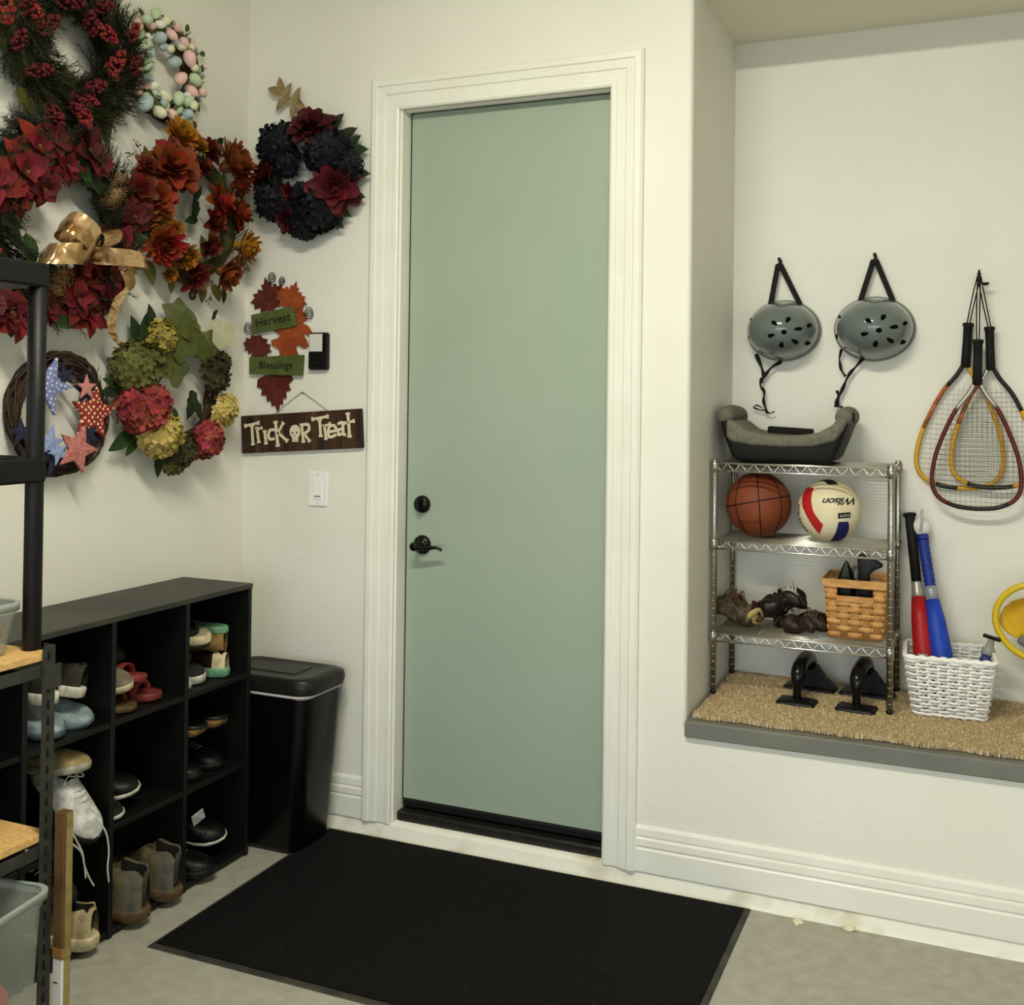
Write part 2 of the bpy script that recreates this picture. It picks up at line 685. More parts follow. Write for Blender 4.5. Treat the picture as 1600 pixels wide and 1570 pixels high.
def hydrangea(name, m, n=70, seed=0, flat=0.8, fr=0.33):
    r = random.Random(seed)
    mb = MB()
    mb.ball((0, 0, 0), (0.72, 0.72, 0.6 * flat), 10, 7)
    for i in range(n):
        z = 1 - 1.35 * (i + 0.5) / n
        a = i * 2.39996
        d = V((sqrt(max(0, 1 - z * z)) * cos(a), sqrt(max(0, 1 - z * z)) * sin(a), z))
        p = V((d.x, d.y, d.z * flat)) * r.uniform(.84, 1.0)
        Mx = T(p) @ aim(d + V((r.uniform(-.45, .45), r.uniform(-.45, .45), r.uniform(-.3, .3))), r.uniform(0, 6)) @ Sc(fr * r.uniform(.8, 1.15))
        vs, fs = [V((0, 0, 0))], []
        for q in range(4):
            b = q * pi / 2
            c, s = cos(b), sin(b)
            o = len(vs)
            for (x, y, zz) in ((.42, .36, .06), (.85, .26, .2), (.85, -.26, .2), (.42, -.36, .06)):
                vs.append(V((x * c - y * s, x * s + y * c, zz)))
            fs.append((0, o, o + 1, o + 2, o + 3))
        mb.add(vs, fs, 0, Mx, False)
    return mb.mesh(name, m, False)


def leaf_mesh(name, m, w=0.5, fold=0.25, curl=-0.2, teeth=0.0, nr=7):
    mb = MB()
    rows = []
    for i in range(nr + 1):
        t = i / nr
        hw = w * 0.5 * sin(pi * (t ** 0.8) * 0.97 + 0.03) ** 0.8
        if teeth:
            hw *= 1 + teeth * (1 if i % 2 else -1)
        if i in (0, nr):
            hw = 0.012
        z = curl * t * t
        rows.append([V((-hw, t - (0.06 if teeth and i % 2 else 0), z + fold * hw)), V((-hw * .5, t, z + fold * .4 * hw)), V((0, t, z)),
                     V((hw * .5, t, z + fold * .4 * hw)), V((hw, t - (0.06 if teeth and i % 2 else 0), z + fold * hw))])
    mb.grid(rows)
    return mb.mesh(name, m, False)


MAPLE = [(0, 1.0), (.10, .74), (.22, .78), (.20, .52), (.40, .64), (.46, .50), (.68, .52), (.62, .36), (.88, .24), (.70, .12),
         (.74, -.06), (.46, -.06), (.48, -.26), (.20, -.24), (.05, -.34)]
MAPLE = MAPLE + [(-x, y) for (x, y) in MAPLE[:0:-1]]


def lobed_leaf(name, m, poly, wave=0.1):
    mb = MB()
    n = len(poly)
    vs = [V((0, 0, 0.0))]
    for k in (0.5, 1.0):
        for i, (x, y) in enumerate(poly):
            vs.append(V((x * k, y * k, wave * k * k * sin(i * 1.3) - 0.12 * k * k)))
    fs = [(0, 1 + i, 1 + (i + 1) % n) for i in range(n)]
    fs += [(1 + i, 1 + n + i, 1 + n + (i + 1) % n, 1 + (i + 1) % n) for i in range(n)]
    mb.add(vs, fs)
    return mb.mesh(name, m, False)


def ring_needles(R, r, n, L, seed=0, per=22, ell=1.0):
    """pine boughs on a ring in the local XZ plane, facing -Y"""
    rn = random.Random(seed)
    mb = MB()
    cp = [(R * cos(2 * pi * i / 40), -0.042, R * ell * sin(2 * pi * i / 40)) for i in range(40)]
    mb.tube(cp, min(0.038, r * 0.45), 6, closed=True)
    for i in range(n):
        a = rn.uniform(0, 2 * pi)
        b = rn.uniform(-0.6, pi + 0.6)
        rad = V((cos(a), 0, sin(a)))
        tan = V((-sin(a), 0, cos(a)))
        out = rad * cos(b) + V((0, -1, 0)) * abs(sin(b))
        p0 = V((R * cos(a), -0.042, R * ell * sin(a))) + out * r * 0.35
        d = (tan * rn.uniform(.4, 1.2) + out * rn.uniform(.3, .8) + V((rn.uniform(-.3, .3), -rn.random() * .3, rn.uniform(-.3, .3)))).normalized()
        ln = L * rn.uniform(.7, 1.3)
        mb.tube([p0, p0 + d * ln], [0.0018, 0.0008], 3, cap=False)
        s1 = d.orthogonal().normalized()
        s2 = d.cross(s1)
        for k in range(per):
            t = 0.1 + 0.9 * k / per
            c = k * 2.4
            dd = (d * 0.75 + s1 * cos(c) + s2 * sin(c)).normalized()
            q = p0 + d * ln * t
            w = d.cross(dd).normalized() * 0.0013
            q2 = q + dd * L * 0.42 * (1.1 - 0.4 * t)
            if q2.y > -0.004:
                q2.y = -0.004
            mb.add([q - w, q + w, q2], [(0, 1, 2)], 0, None, False)
    return mb


def keepout(o, M):
    return M


class Wreath:
    """a wreath on a wall: local X along the wall, -Y out of it, Z up"""
    def __init__(s, name, label, cat, left, c, group=None):
        s.left = left
        s.c = c                      # (along the wall, z)
        loc = (0.0, c[0], c[1]) if left else (c[0], 0.0, c[1])
        s.e = thing(name, label, cat, loc, pi / 2 if left else 0, group)

    def px(s, u, v, h):
        if s.left:
            p = atx(u, v, h)
            return V((p.y - s.c[0], -h, p.z - s.c[1]))
        p = aty(u, v, -h)
        return V((p.x - s.c[0], -h, p.z - s.c[1]))

    def put(s, name, me, u, v, h, size, spin=None, tilt=None, label=None):
        p = s.px(u, v, h)
        d = V((p.x, 0, p.z)) * (0.55 / max(0.12, V((p.x, 0, p.z)).length)) if tilt is None else V((tilt[0], 0, tilt[1]))
        Mx = T(p) @ aim(V((d.x, -1, d.z)), random.uniform(0, 6.28) if spin is None else spin) @ (Sc(size) if not isinstance(size, tuple) else Sc(*size))
        o = put(name, me, s.e, Mx)
        if label:
            o['label'] = label
        return o

    def leaf(s, name, me, u, v, h, L, ang, lift=0.25, roll=0.0):
        """leaf pointing (in the wall plane) at ang degrees from +X, lifted off the wall"""
        p = s.px(u, v, h)
        a = radians(ang)
        yv = V((cos(a), -lift, sin(a))).normalized()
        zv = V((0, -1, 0))
        xv = yv.cross(zv).normalized()
        zv = xv.cross(yv)
        R = Matrix(((xv.x, yv.x, zv.x, 0), (xv.y, yv.y, zv.y, 0), (xv.z, yv.z, zv.z, 0), (0, 0, 0, 1)))
        Mx = T(p - yv * L * 0.5) @ R @ Rm(roll, 'Y') @ Sc(L)
        return put(name, me, s.e, Mx)


g_dark = mat('dark pine green', (32, 34, 15), 0.7, isl=0.5, hue=0.03)
g_olive = mat('olive needles', (58, 60, 26), 0.7, isl=0.5, hue=0.03)
l_green = mat('leaf green', (40, 66, 24), 0.6, c2=(26, 46, 17), ns=20)
l_dark = mat('dark leaf green', (30, 46, 18), 0.6, c2=(22, 34, 14), ns=20)
l_olive = mat('olive leaf', (86, 84, 30), 0.6, c2=(62, 66, 24), ns=20)
l_sheer = mat('sheer olive leaf', (84, 88, 30), 0.6, c2=(58, 70, 24), ns=14, alpha=0.9)
l_pale = mat('pale sheer leaf', (176, 174, 138), 0.6, c2=(160, 160, 122), ns=14, alpha=0.75)
l_rust = mat('rust leaf', (110, 46, 20), 0.6, c2=(80, 40, 16), ns=14)
red_d = mat('deep red petals', (78, 8, 14), 0.7, isl=0.35, hue=0.012)
red_v = mat('velvet red petals', (98, 9, 13), 0.75, isl=0.35, hue=0.012)
red_b = mat('red berry heads', (116, 22, 17), 0.7, isl=0.4, hue=0.02)
wine = mat('wine petals', (72, 7, 16), 0.7, isl=0.4, hue=0.02)
navy_p = mat('navy petals', (9, 10, 22), 0.7, isl=0.5, hue=0.03)
rust = mat('rust petals', (124, 48, 14), 0.65, isl=0.3, hue=0.02)
rust_d = mat('dark rust petals', (92, 29, 11), 0.65, isl=0.3, hue=0.02)
orange = mat('burnt orange petals', (132, 46, 17), 0.65, isl=0.35, hue=0.025)
gold_p = mat('gold petals', (158, 104, 24), 0.65, isl=0.3, hue=0.02)
brownor = mat('brown orange petals', (122, 62, 22), 0.65, isl=0.3, hue=0.02)
hy_green = mat('green hydrangea', (92, 92, 40), 0.65, isl=0.4, hue=0.02)
hy_dark = mat('dark olive hydrangea', (54, 52, 22), 0.65, isl=0.45, hue=0.02)
hy_pink = mat('raspberry hydrangea', (142, 50, 46), 0.65, isl=0.35, hue=0.02)
hy_cream = mat('cream yellow hydrangea', (188, 166, 92), 0.65, isl=0.25, hue=0.015)
hy_yel = mat('yellow green hydrangea', (150, 138, 62), 0.65, isl=0.3, hue=0.015)
yel_c = mat('yellow flower centre', (120, 110, 40), 0.6)
twig_m = mat('brown twigs', (70, 50, 30), 0.8, isl=0.45)
moss_m = mat('moss green', (78, 80, 38), 0.8, isl=0.4, hue=0.02)
cone_m = mat('pine cone brown', (72, 50, 28), 0.6, c2=(150, 118, 70), ns=60)
bronze_r = mat('bronze foil ribbon', (214, 178, 132), 0.22, metal=0.7, c2=(150, 112, 68), ns=14, bump=1.0, bs=28)

LF_G = leaf_mesh('leaf green', l_green)
LF_D = leaf_mesh('leaf dark', l_dark, teeth=0.12)
LF_O = leaf_mesh('leaf olive', l_olive, w=0.6)
LF_R = leaf_mesh('leaf rust', l_rust, w=0.6, teeth=0.15)
GRAPE = lobed_leaf('grape leaf', l_sheer, [(r_ * cos(a), r_ * sin(a)) for (a, r_) in [(2 * pi * k / 30, 0.86 + 0.14 * cos(5 * (2 * pi * k / 30) + 1.2)) for k in range(30)]], 0.08)
GRAPE_P = lobed_leaf('pale leaf', l_pale, [(r_ * cos(a), r_ * sin(a)) for (a, r_) in [(2 * pi * k / 30, 0.9 + 0.1 * cos(5 * (2 * pi * k / 30) + 1.2)) for k in range(30)]], 0.06)
GRAPE_D = lobed_leaf('dark lobed leaf', l_dark, MAPLE, 0.05)


def zp(x, y, ox, oy, k):
    return ox + x / k, oy + y / k


# 1 --- big pine wreath with red berry heads, top left
w = Wreath('berry_wreath', 'large dark pine wreath with red berry heads, highest on left wall', 'wreath', True, (-0.895, 2.565))
mb = ring_needles(0.168, 0.125, 620, 0.085, 1)
o = mb.obj('pine_boughs', g_dark, w.e, fix=False)
o['kind'] = 'stuff'
mb = ring_needles(0.175, 0.13, 90, 0.095, 2)
o = mb.obj('olive_sprigs', g_olive, w.e, fix=False)
o['kind'] = 'stuff'


def berry_head(name, m, seed):
    r = random.Random(seed)
    mb = MB()
    for i in range(54):
        t = r.random()
        a = i * 2.4
        rad = 0.30 * sin(pi * (0.12 + 0.85 * t)) ** 0.8
        mb.ball((rad * cos(a), rad * sin(a), t * 1.2), r.uniform(.085, .12), 6, 4)
    return mb.mesh(name, m, False)


BH = [berry_head('berry head', red_b, k) for k in range(2)] + [berry_head('berry head', red_d, 5)]
for (x, y, r_, a) in ((560, 140, 78, 120), (650, 200, 80, -40), (250, 430, 72, 20), (460, 640, 84, -80), (580, 540, 80, 40), (520, 720, 74, -95), (720, 380, 78, 80),
                      (120, 240, 64, 80), (300, 150, 76, 60), (40, 50, 80, 110), (430, 10, 86, 10), (830, 400, 66, 90), (340, 700, 74, -60), (690, 440, 60, -80),
                      (820, 200, 62, 90), (230, 90, 62, 130), (170, 20, 70, 80), (640, 40, 66, 30), (540, 620, 62, 0)):
    u, v = zp(x, y, 0, 0, 3.925)
    p = w.px(u, v, random.uniform(.115, .15))
    Mx = T(p) @ aim(V((cos(radians(a)), -0.5, sin(radians(a))))) @ Sc(r_ / 3.925 * 0.00205 * 1.5) @ T(0, 0, -0.6)
    put('berry_cluster', random.choice(BH), w.e, Mx)
for (x, y, L, a) in ((410, 470, 130, -50), (440, 760, 120, -85), (60, 250, 200, -70), (215, 150, 120, 70), (720, 180, 150, 60), (730, 560, 170, -75), (160, 620, 160, -60), (640, 760, 200, -75), (670, 120, 120, 140)):
    u, v = zp(x, y, 0, 0, 3.925)
    w.leaf('leaf', LF_O, u, v, 0.07, L / 3.925 * 0.0021, a, 0.2)

# 2 --- egg wreath
w = Wreath('egg_wreath', 'twig wreath covered in pastel eggs, beside the room corner', 'wreath', True, (-0.462, 2.622))
mb = MB()
for k in range(26):
    rn = random.Random(k)
    R0 = 0.122 + rn.uniform(-.028, .028)
    path = []
    for i in range(36):
        a = 2 * pi * i / 36
        rr = R0 + 0.012 * sin(a * 3 + k) + rn.uniform(-.006, .006)
        path.append((rr * cos(a), -0.022 + 0.014 * sin(a * 2 + k * 1.7) + rn.uniform(-.004, .004), rr * 1.12 * sin(a)))
    mb.tube(path, 0.0035, 4, closed=True)
mb.obj('twig_ring', twig_m, w.e, fix=False)
mb = ring_needles(0.125, 0.022, 120, 0.03, 4, per=9, ell=1.12)
o = mb.obj('moss_sprigs', moss_m, w.e, fix=False)
o['kind'] = 'stuff'
egg_c = dict(p=(218, 178, 168), b=(160, 176, 176), m=(176, 192, 158), c=(208, 204, 172), w=(214, 212, 196), g=(138, 150, 150))
EG = {}
for k, c in egg_c.items():
    mb = MB()
    prof = [(0.0, -1.0)] + [(0.74 * cos(a) * (1 - 0.16 * sin(a)), sin(a)) for a in [-pi / 2 + pi * i / 9 for i in range(1, 9)]] + [(0.0, 1.0)]
    mb.lathe(prof, 12)
    EG[k] = mb.mesh('egg', mat('egg ' + k, c, 0.4, c2=tuple(min(255, q + 12) for q in c), ns=40), True)
for (x, y, k, r_) in ((845, 155, 'p', 44), (905, 120, 'm', 42), (955, 85, 'm', 42), (1015, 130, 'c', 36), (1055, 215, 'p', 40), (980, 235, 'b', 46), (905, 235, 'w', 34), (910, 310, 'b', 46),
                      (905, 400, 'm', 52), (900, 478, 'g', 36), (940, 525, 'w', 40), (845, 550, 'p', 42), (895, 630, 'b', 58), (980, 685, 'c', 46), (1010, 590, 'c', 48), (1095, 605, 'm', 50),
                      (1150, 620, 'm', 48), (1145, 700, 'b', 44), (1060, 705, 'p', 40), (1200, 490, 'm', 46), (1110, 480, 'p', 50), (1165, 360, 'p', 54), (1072, 380, 'b', 52), (1130, 265, 'p', 42),
                      (1180, 560, 'p', 44), (1243, 570, 'p', 36), (1045, 300, 'c', 36), (1000, 285, 'b', 38), (1085, 162, 'p', 34), (1195, 415, 'c', 34), (1020, 165, 'c', 34), (985, 150, 'w', 36),
                      (860, 205, 'm', 36), (1120, 745, 'b', 40), (1190, 645, 'c', 36), (1215, 430, 'g', 30), (1175, 290, 'c', 32)):
    u, v = zp(x, y, 0, 0, 3.925)
    p = w.px(u, v, random.uniform(.045, .072))
    d = V((random.uniform(-1, 1), random.uniform(-.4, .4), random.uniform(-1, 1)))
    put('egg', EG[k], w.e, T(p) @ aim(d) @ Sc(r_ / 3.925 * 0.00215))
rn = random.Random(77)
for i in range(46):
    a = rn.uniform(0, 6.28)
    R0 = rn.uniform(.098, .152)
    d = V((rn.uniform(-1, 1), rn.uniform(-.4, .4), rn.uniform(-1, 1)))
    put('egg', EG[rn.choice('pbmcwgcm')], w.e, T(R0 * cos(a), -rn.uniform(.032, .046), R0 * 1.12 * sin(a)) @ aim(d) @ Sc(rn.uniform(.016, .022)))
for (x, y, a) in ((1240, 420, 60), (1150, 170, 60), (1195, 770, -70), (870, 80, 120), (1215, 660, -30), (1245, 330, 20)):
    u, v = zp(x, y, 0, 0, 3.925)
    w.leaf('twig_sprig', LF_O, u, v, 0.035, 0.035, a, 0.1)

# 3 --- poinsettia wreath with gold bow
w = Wreath('poinsettia_wreath', 'big poinsettia wreath with a shiny bronze bow, partly hidden behind black shelf', 'wreath', True, (-0.93, 2.045))
mb = ring_needles(0.225, 0.105, 560, 0.085, 5)
o = mb.obj('pine_boughs', g_dark, w.e, fix=False)
o['kind'] = 'stuff'
PS = [flower_star('poinsettia', [red_v, yel_c], k) for k in range(3)] + [flower_star('poinsettia', [red_d, yel_c], 7)]
for (x, y, r_, i) in ((230, 190, 130, 0), (530, 225, 175, 3), (150, 350, 150, 0), (105, 520, 110, 1), (400, 310, 110, 2), (330, 150, 120, 3), (820, 620, 120, 3), (740, 780, 120, 1),
                      (490, 940, 120, 0), (655, 1000, 165, 1), (470, 1130, 125, 2), (545, 1220, 115, 0), (650, 1130, 120, 3), (60, 1200, 130, 3), (130, 1250, 110, 0), (265, 450, 110, 3),
                      (-60, 400, 150, 2), (-150, 650, 150, 1), (-160, 900, 140, 0), (-60, 1100, 140, 3), (280, 1180, 110, 3), (620, 310, 90, 3)):
    u, v = zp(x, y, 0, 180, 3.925)
    w.put('poinsettia', PS[i], u, v, random.uniform(.085, .115), r_ / 3.925 * 0.0024, tilt=(random.uniform(-.3, .5), random.uniform(-.3, .2)))
for (x, y, L, a) in ((120, 250, 200, 70), (310, 270, 130, 30), (600, 430, 170, -40), (520, 340, 180, -60), (30, 490, 170, 200), (190, 830, 190, -80), (330, 970, 170, -30), (850, 740, 120, -60),
                     (180, 520, 110, -80), (60, 330, 130, 150), (400, 1270, 150, -10), (60, 640, 180, -20), (90, 740, 170, -50), (610, 1180, 120, -50)):
    u, v = zp(x, y, 0, 180, 3.925)
    w.leaf('leaf', LF_G if random.random() < .7 else LF_D, u, v, 0.10, L / 3.925 * 0.0021, a, 0.25)
mb = MB()
for i in range(70):
    t = i / 70
    z = 1.0 - 2 * t
    rad = 0.62 * sqrt(max(0.02, 1 - (z * 0.95) ** 2)) * (1.15 - 0.35 * t)
    a = i * 2.39996
    Mx = Rm(a, 'Z') @ T(rad, 0, -z) @ Rm(radians(-50), 'Y') @ Sc(0.2)
    mb.add([V((0, -.6, 0)), V((.9, -.4, .1)), V((1.1, 0, .22)), V((.9, .4, .1)), V((0, .6, 0)), V((0.2, 0, .45))], [(0, 1, 5), (1, 2, 5), (2, 3, 5), (3, 4, 5)], 0, Mx, False)
mb.ball((0, 0, 0), (0.5, 0.5, 0.85), 8, 6)
CONE = mb.mesh('pine cone', cone_m, False)
for (x, y, r_, a) in ((690, 500, 85, 60), (370, 1000, 95, 200), (340, 1080, 80, 150), (725, 400, 60, 30)):
    u, v = zp(x, y, 0, 180, 3.925)
    p = w.px(u, v, 0.10)
    put('pine_cone', CONE, w.e, T(p) @ aim(V((cos(radians(a)), -.6, sin(radians(a))))) @ Sc(r_ / 3.925 * 0.0021))


def ribbon(mb, path, width, wdir, n=5, thick=0.0):
    P = catmull(path, n)
    rows = []
    for i, p in enumerate(P):
        t = i / (len(P) - 1)
        wd = V(wdir) if not isinstance(wdir, list) else V(wdir[0]).lerp(V(wdir[1]), t)
        wv = wd.normalized() * (width if not isinstance(width, list) else width[0] + (width[1] - width[0]) * t) / 2
        nn = V((0, -1, 0))
        rows.append([p - wv, p - wv * .4 + nn * (0.007 * sin(i * 1.9) + .004), p + wv * .4 + nn * (0.007 * cos(i * 1.3) - .003), p + wv])
    mb.grid(rows)


mb = MB()
bc = w.px(*zp(560, 860, 0, 180, 3.925), 0.13)


def q3(x, y, h):
    return w.px(*zp(x, y, 0, 180, 3.925), h)


for (x, y, wd, wdir) in ((430, 690, 0.085, (0.75, 0, 1)), (330, 850, 0.085, (.7, 0, 1)), (620, 740, 0.075, (1, 0, .35)), (800, 890, 0.056, (.5, 0, -1))):
    e = q3(x, y, 0.15)
    m1 = bc.lerp(e, .55)
    ribbon(mb, [bc, m1 + V((0, -.055, 0)), e + (e - bc) * .12 + V((0, -.04, 0)), e + (e - bc) * .22, e + V((0, .035, 0)), m1 + V((0, .015, 0)), bc + V((0, .02, 0))], [wd, wd * .8], wdir, 6)
mb.ball(tuple(bc + V((0, -.02, 0))), (.022, .022, .02), 10, 6)
bow = mb.obj('bow', bronze_r, w.e, fix=False)
mb = MB()
ribbon(mb, [q3(760, 920, .13), q3(800, 1040, .12), q3(730, 1120, .125), q3(690, 1240, .11), q3(690, 1330, .10), q3(730, 1400, .09), q3(800, 1465, .075)], [0.050, 0.022], [(1, 0, .4), (1, 0, -.2)], 6)
mb.obj('ribbon_tail', bronze_r, w.e, fix=False)['label'] = 'bronze ribbon tail hanging over hydrangea'

# 4 --- autumn wreath
w = Wreath('autumn_wreath', 'autumn wreath of rust, orange and gold flowers, above the hydrangea wreath', 'wreath', True, (-0.345, 2.155))
mb = ring_needles(0.19, 0.06, 150, 0.06, 8, per=12)
o = mb.obj('olive_sprigs', g_olive, w.e, fix=False)
o['kind'] = 'stuff'
MU = {k: flower_mum('mum', m, seed=i) for i, (k, m) in enumerate(dict(g=gold_p, o=orange, b=brownor, r=rust).items())}
RO = {k: flower_rose('rose', m, seed=i) for i, (k, m) in enumerate(dict(r=rust, d=rust_d, o=orange).items())}
for (x, y, r_, k) in ((1080, 150, 105, 'Mg'), (1180, 200, 75, 'Mg'), (1030, 340, 150, 'Rr'), (1255, 230, 85, 'Rd'), (1380, 320, 150, 'Mb'), (850, 470, 95, 'Rd'), (945, 520, 105, 'Rr'),
                      (1310, 540, 105, 'Ro'), (1420, 600, 105, 'Rr'), (975, 650, 70, 'Mg'), (985, 790, 120, 'Mo'), (1120, 850, 85, 'Mg'), (1450, 800, 120, 'Mg'), (1345, 950, 115, 'Mb'),
                      (1170, 970, 95, 'Rd'), (1030, 965, 50, 'Mg'), (1290, 650, 80, 'Rd'), (990, 590, 60, 'Mb'), (1430, 430, 90, 'Mo'), (1230, 330, 60, 'Rd'), (1120, 400, 75, 'Rd'),
                      (900, 330, 70, 'Rd'), (1270, 790, 75, 'Rd'), (1060, 700, 60, 'Mg')):
    u, v = zp(x, y, 0, 180, 3.925)
    w.put('flower', (MU if k[0] == 'M' else RO)[k[1]], u, v, random.uniform(.055, .08), (r_ / 3.925 * 0.00265, r_ / 3.925 * 0.00265, r_ / 3.925 * 0.0034))
for (x, y, L, a, k) in ((920, 960, 160, -60, 'o'), (1160, 430, 120, -40, 'g'), (1330, 1090, 130, -50, 'o'), (1250, 800, 130, 100, 'o'), (1350, 165, 110, 40, 'd'), (1525, 325, 60, 35, 'd'),
                        (895, 230, 80, 100, 'o'), (1200, 580, 140, -100, 'd'), (870, 700, 120, 200, 'd'), (1440, 210, 120, 60, 'r'), (1480, 480, 100, 10, 'r'), (1240, 1080, 140, -80, 'o'),
                        (1210, 480, 130, -110, 'd'), (1100, 100, 110, 100, 'o'), (850, 360, 100, 170, 'o'), (1480, 900, 110, -30, 'r'), (1180, 640, 120, 200, 'd'), (1050, 1040, 100, -80, 'o')):
    u, v = zp(x, y, 0, 180, 3.925)
    w.leaf('leaf', dict(o=LF_O, g=LF_G, d=LF_D, r=LF_R)[k], u, v, 0.055, L / 3.925 * 0.0022, a, 0.2)
mb = MB()
for (x0, y0, x1, y1) in ((900, 260, 790, 240), (880, 300, 830, 165), (1480, 640, 1560, 640), (1430, 950, 1515, 945), (1480, 700, 1540, 600), (1300, 1020, 1290, 1140), (1120, 780, 1130, 740), (860, 420, 760, 330)):
    a_ = w.px(*zp(x0, y0, 0, 180, 3.925), 0.04)
    b_ = w.px(*zp(x1, y1, 0, 180, 3.925), 0.03)
    mb.tube([a_, a_.lerp(b_, .5) + V((0, -.005, .004)), b_], 0.0009, 4)
    rn = random.Random(x0)
    for j in range(6):
        c_ = b_ + V((rn.uniform(-.014, .014), rn.uniform(-.01, .01), rn.uniform(-.014, .014)))
        mb.tube([a_.lerp(b_, .75), c_], 0.0007, 3)
        mb.ball(c_, 0.0028, 5, 4)
mb.obj('dried_sprigs', twig_m, w.e, fix=False)
mb = MB()
mb.ball((0, 0, 0), (0.8, 0.8, 1), 10, 7)
p = w.px(*zp(1180, 1105, 0, 180, 3.925), 0.06)
put('seed_pod', mb.mesh('seed pod', mat('dark seed pod', (44, 18, 14), 0.5)), w.e, T(p) @ Sc(0.017))

# 5 --- grapevine wreath with stars
w = Wreath('star_wreath', 'brown grapevine wreath with red, white and blue stars, behind black post', 'wreath', True, (-0.879, 1.478))
mb = MB()
for k in range(30):
    rn = random.Random(100 + k)
    R0 = 0.157 + rn.uniform(-.02, .02)
    path = []
    for i in range(44):
        a = 2 * pi * i / 44
        rr = R0 + 0.010 * sin(a * 2 + k) + rn.uniform(-.004, .004)
        path.append((rr * cos(a), -0.027 + 0.016 * sin(a * 3 + k * 1.3), rr * sin(a)))
    mb.tube(path, rn.uniform(.002, .0042), 5, closed=True)
for k in range(16):
    rn = random.Random(k + 40)
    a = rn.uniform(0, 6.28)
    p0 = V((0.17 * cos(a), -.03, 0.17 * sin(a)))
    t_ = V((-sin(a), 0, cos(a)))
    o_ = V((cos(a), -.3, sin(a)))
    mb.tube([p0, p0 + t_ * .03 + o_ * .008, p0 + t_ * .05 + o_ * rn.uniform(.005, .03)], [.002, .0015, .0008], 4)
mb.obj('vine_ring', mat('dark grapevine', (52, 36, 26), 0.8, isl=0.5), w.e, fix=False)


def dots(name, c, c2, scale, dark=False, thr=0.22):
    m = bpy.data.materials.new(name)
    m.use_nodes = True
    nt = m.node_tree
    N, L = nt.nodes, nt.links
    p = N['Principled BSDF']
    p.inputs['Roughness'].default_value = 0.6
    tc = N.new('ShaderNodeTexCoord')
    vo = N.new('ShaderNodeTexVoronoi')
    vo.voronoi_dimensions = '2D'
    vo.inputs['Scale'].default_value = scale
    vo.inputs['Randomness'].default_value = 0.35
    L.new(tc.outputs['Object'], vo.inputs['Vector'])
    cr = N.new('ShaderNodeValToRGB')
    cr.color_ramp.interpolation = 'CONSTANT'
    cr.color_ramp.elements[0].color = lin(c2)
    cr.color_ramp.elements[1].position = thr
    cr.color_ramp.elements[1].color = lin(c)
    L.new(vo.outputs['Distance'], cr.inputs['Fac'])
    L.new(cr.outputs['Color'], p.inputs['Base Color'])
    return m


blue_d = dots('blue dotted paint', (112, 122, 168), (200, 204, 216), 5.5)
red_dt = dots('red dotted paint', (132, 32, 22), (226, 190, 150), 5.5, thr=0.26)
navy_s = mat('navy star paint', (28, 32, 58), 0.6)
pink_s = mat('dusty pink star paint', (190, 122, 118), 0.6)
plaid = mat('pink check paint', (192, 124, 116), 0.6, c2=(160, 84, 84), ns=9, stretch=(1, 1, 1))
lblue = mat('light blue star paint', (136, 150, 190), 0.6)
edge_s = mat('pale star edge', (206, 190, 150), 0.6)


def star_mesh(name, m, th=0.12, inner=0.40):
    poly = []
    for k in range(10):
        a = pi / 2 + k * pi / 5
        r_ = 1.0 if k % 2 == 0 else inner
        poly.append((r_ * cos(a), r_ * sin(a)))
    mb = MB()
    n = 10
    vs = [V((0, 0, th * 1.6))] + [V((x * .96, y * .96, th)) for x, y in poly] + [V((x, y, th * .7)) for x, y in poly] + [V((x, y, 0)) for x, y in poly]
    fs = [(0, 1 + i, 1 + (i + 1) % n) for i in range(n)]
    for k in (0, 1):
        fs += [(1 + k * n + i, 1 + k * n + n + i, 1 + k * n + n + (i + 1) % n, 1 + k * n + (i + 1) % n) for i in range(n)]
    fs.append([1 + 2 * n + i for i in range(n)])
    mb.add(vs, fs, 0, None, False)
    return mb.mesh(name, m)


ST = dict(bd=star_mesh('star', blue_d), rd=star_mesh('star', red_dt, inner=.5), nv=star_mesh('star', navy_s), pk=star_mesh('star', pink_s), pl=star_mesh('star', plaid, inner=.46), lb=star_mesh('star', lblue))
k7 = 7.474
for (x, y, r_, k, h, sp, lab) in ((545, 470, 255, 'bd', .062, -0.35, 'large blue star with white dots'), (750, 350, 115, 'nv', .058, 0.3, 'navy star'), (995, 520, 150, 'nv', .060, 0.05, 'navy star'),
                                  (1005, 490, 115, 'pk', .078, 0.0, 'small pink star on a navy star'), (1075, 790, 250, 'rd', .058, 2.4, 'large red star with pale dots'), (1035, 1050, 120, 'nv', .072, .5, 'navy star'),
                                  (895, 1210, 215, 'pl', .080, -0.35, 'large dusty pink star'), (575, 1130, 155, 'lb', .072, -0.2, 'light blue star'), (680, 1245, 110, 'lb', .080, 0.35, 'small light blue star'),
                                  (630, 1300, 160, 'nv', .060, .3, 'navy star'), (245, 1010, 120, 'nv', .060, .1, 'navy star'), (420, 1200, 150, 'nv', .060, .7, 'navy star')):
    u, v = zp(x, y, 0, 540, k7)
    p = w.px(u, v, h)
    o = put('star', ST[k], w.e, T(p) @ Rm(pi / 2, 'X') @ Rm(sp, 'Z') @ Sc(r_ / k7 * 0.0026))
    o['label'] = lab

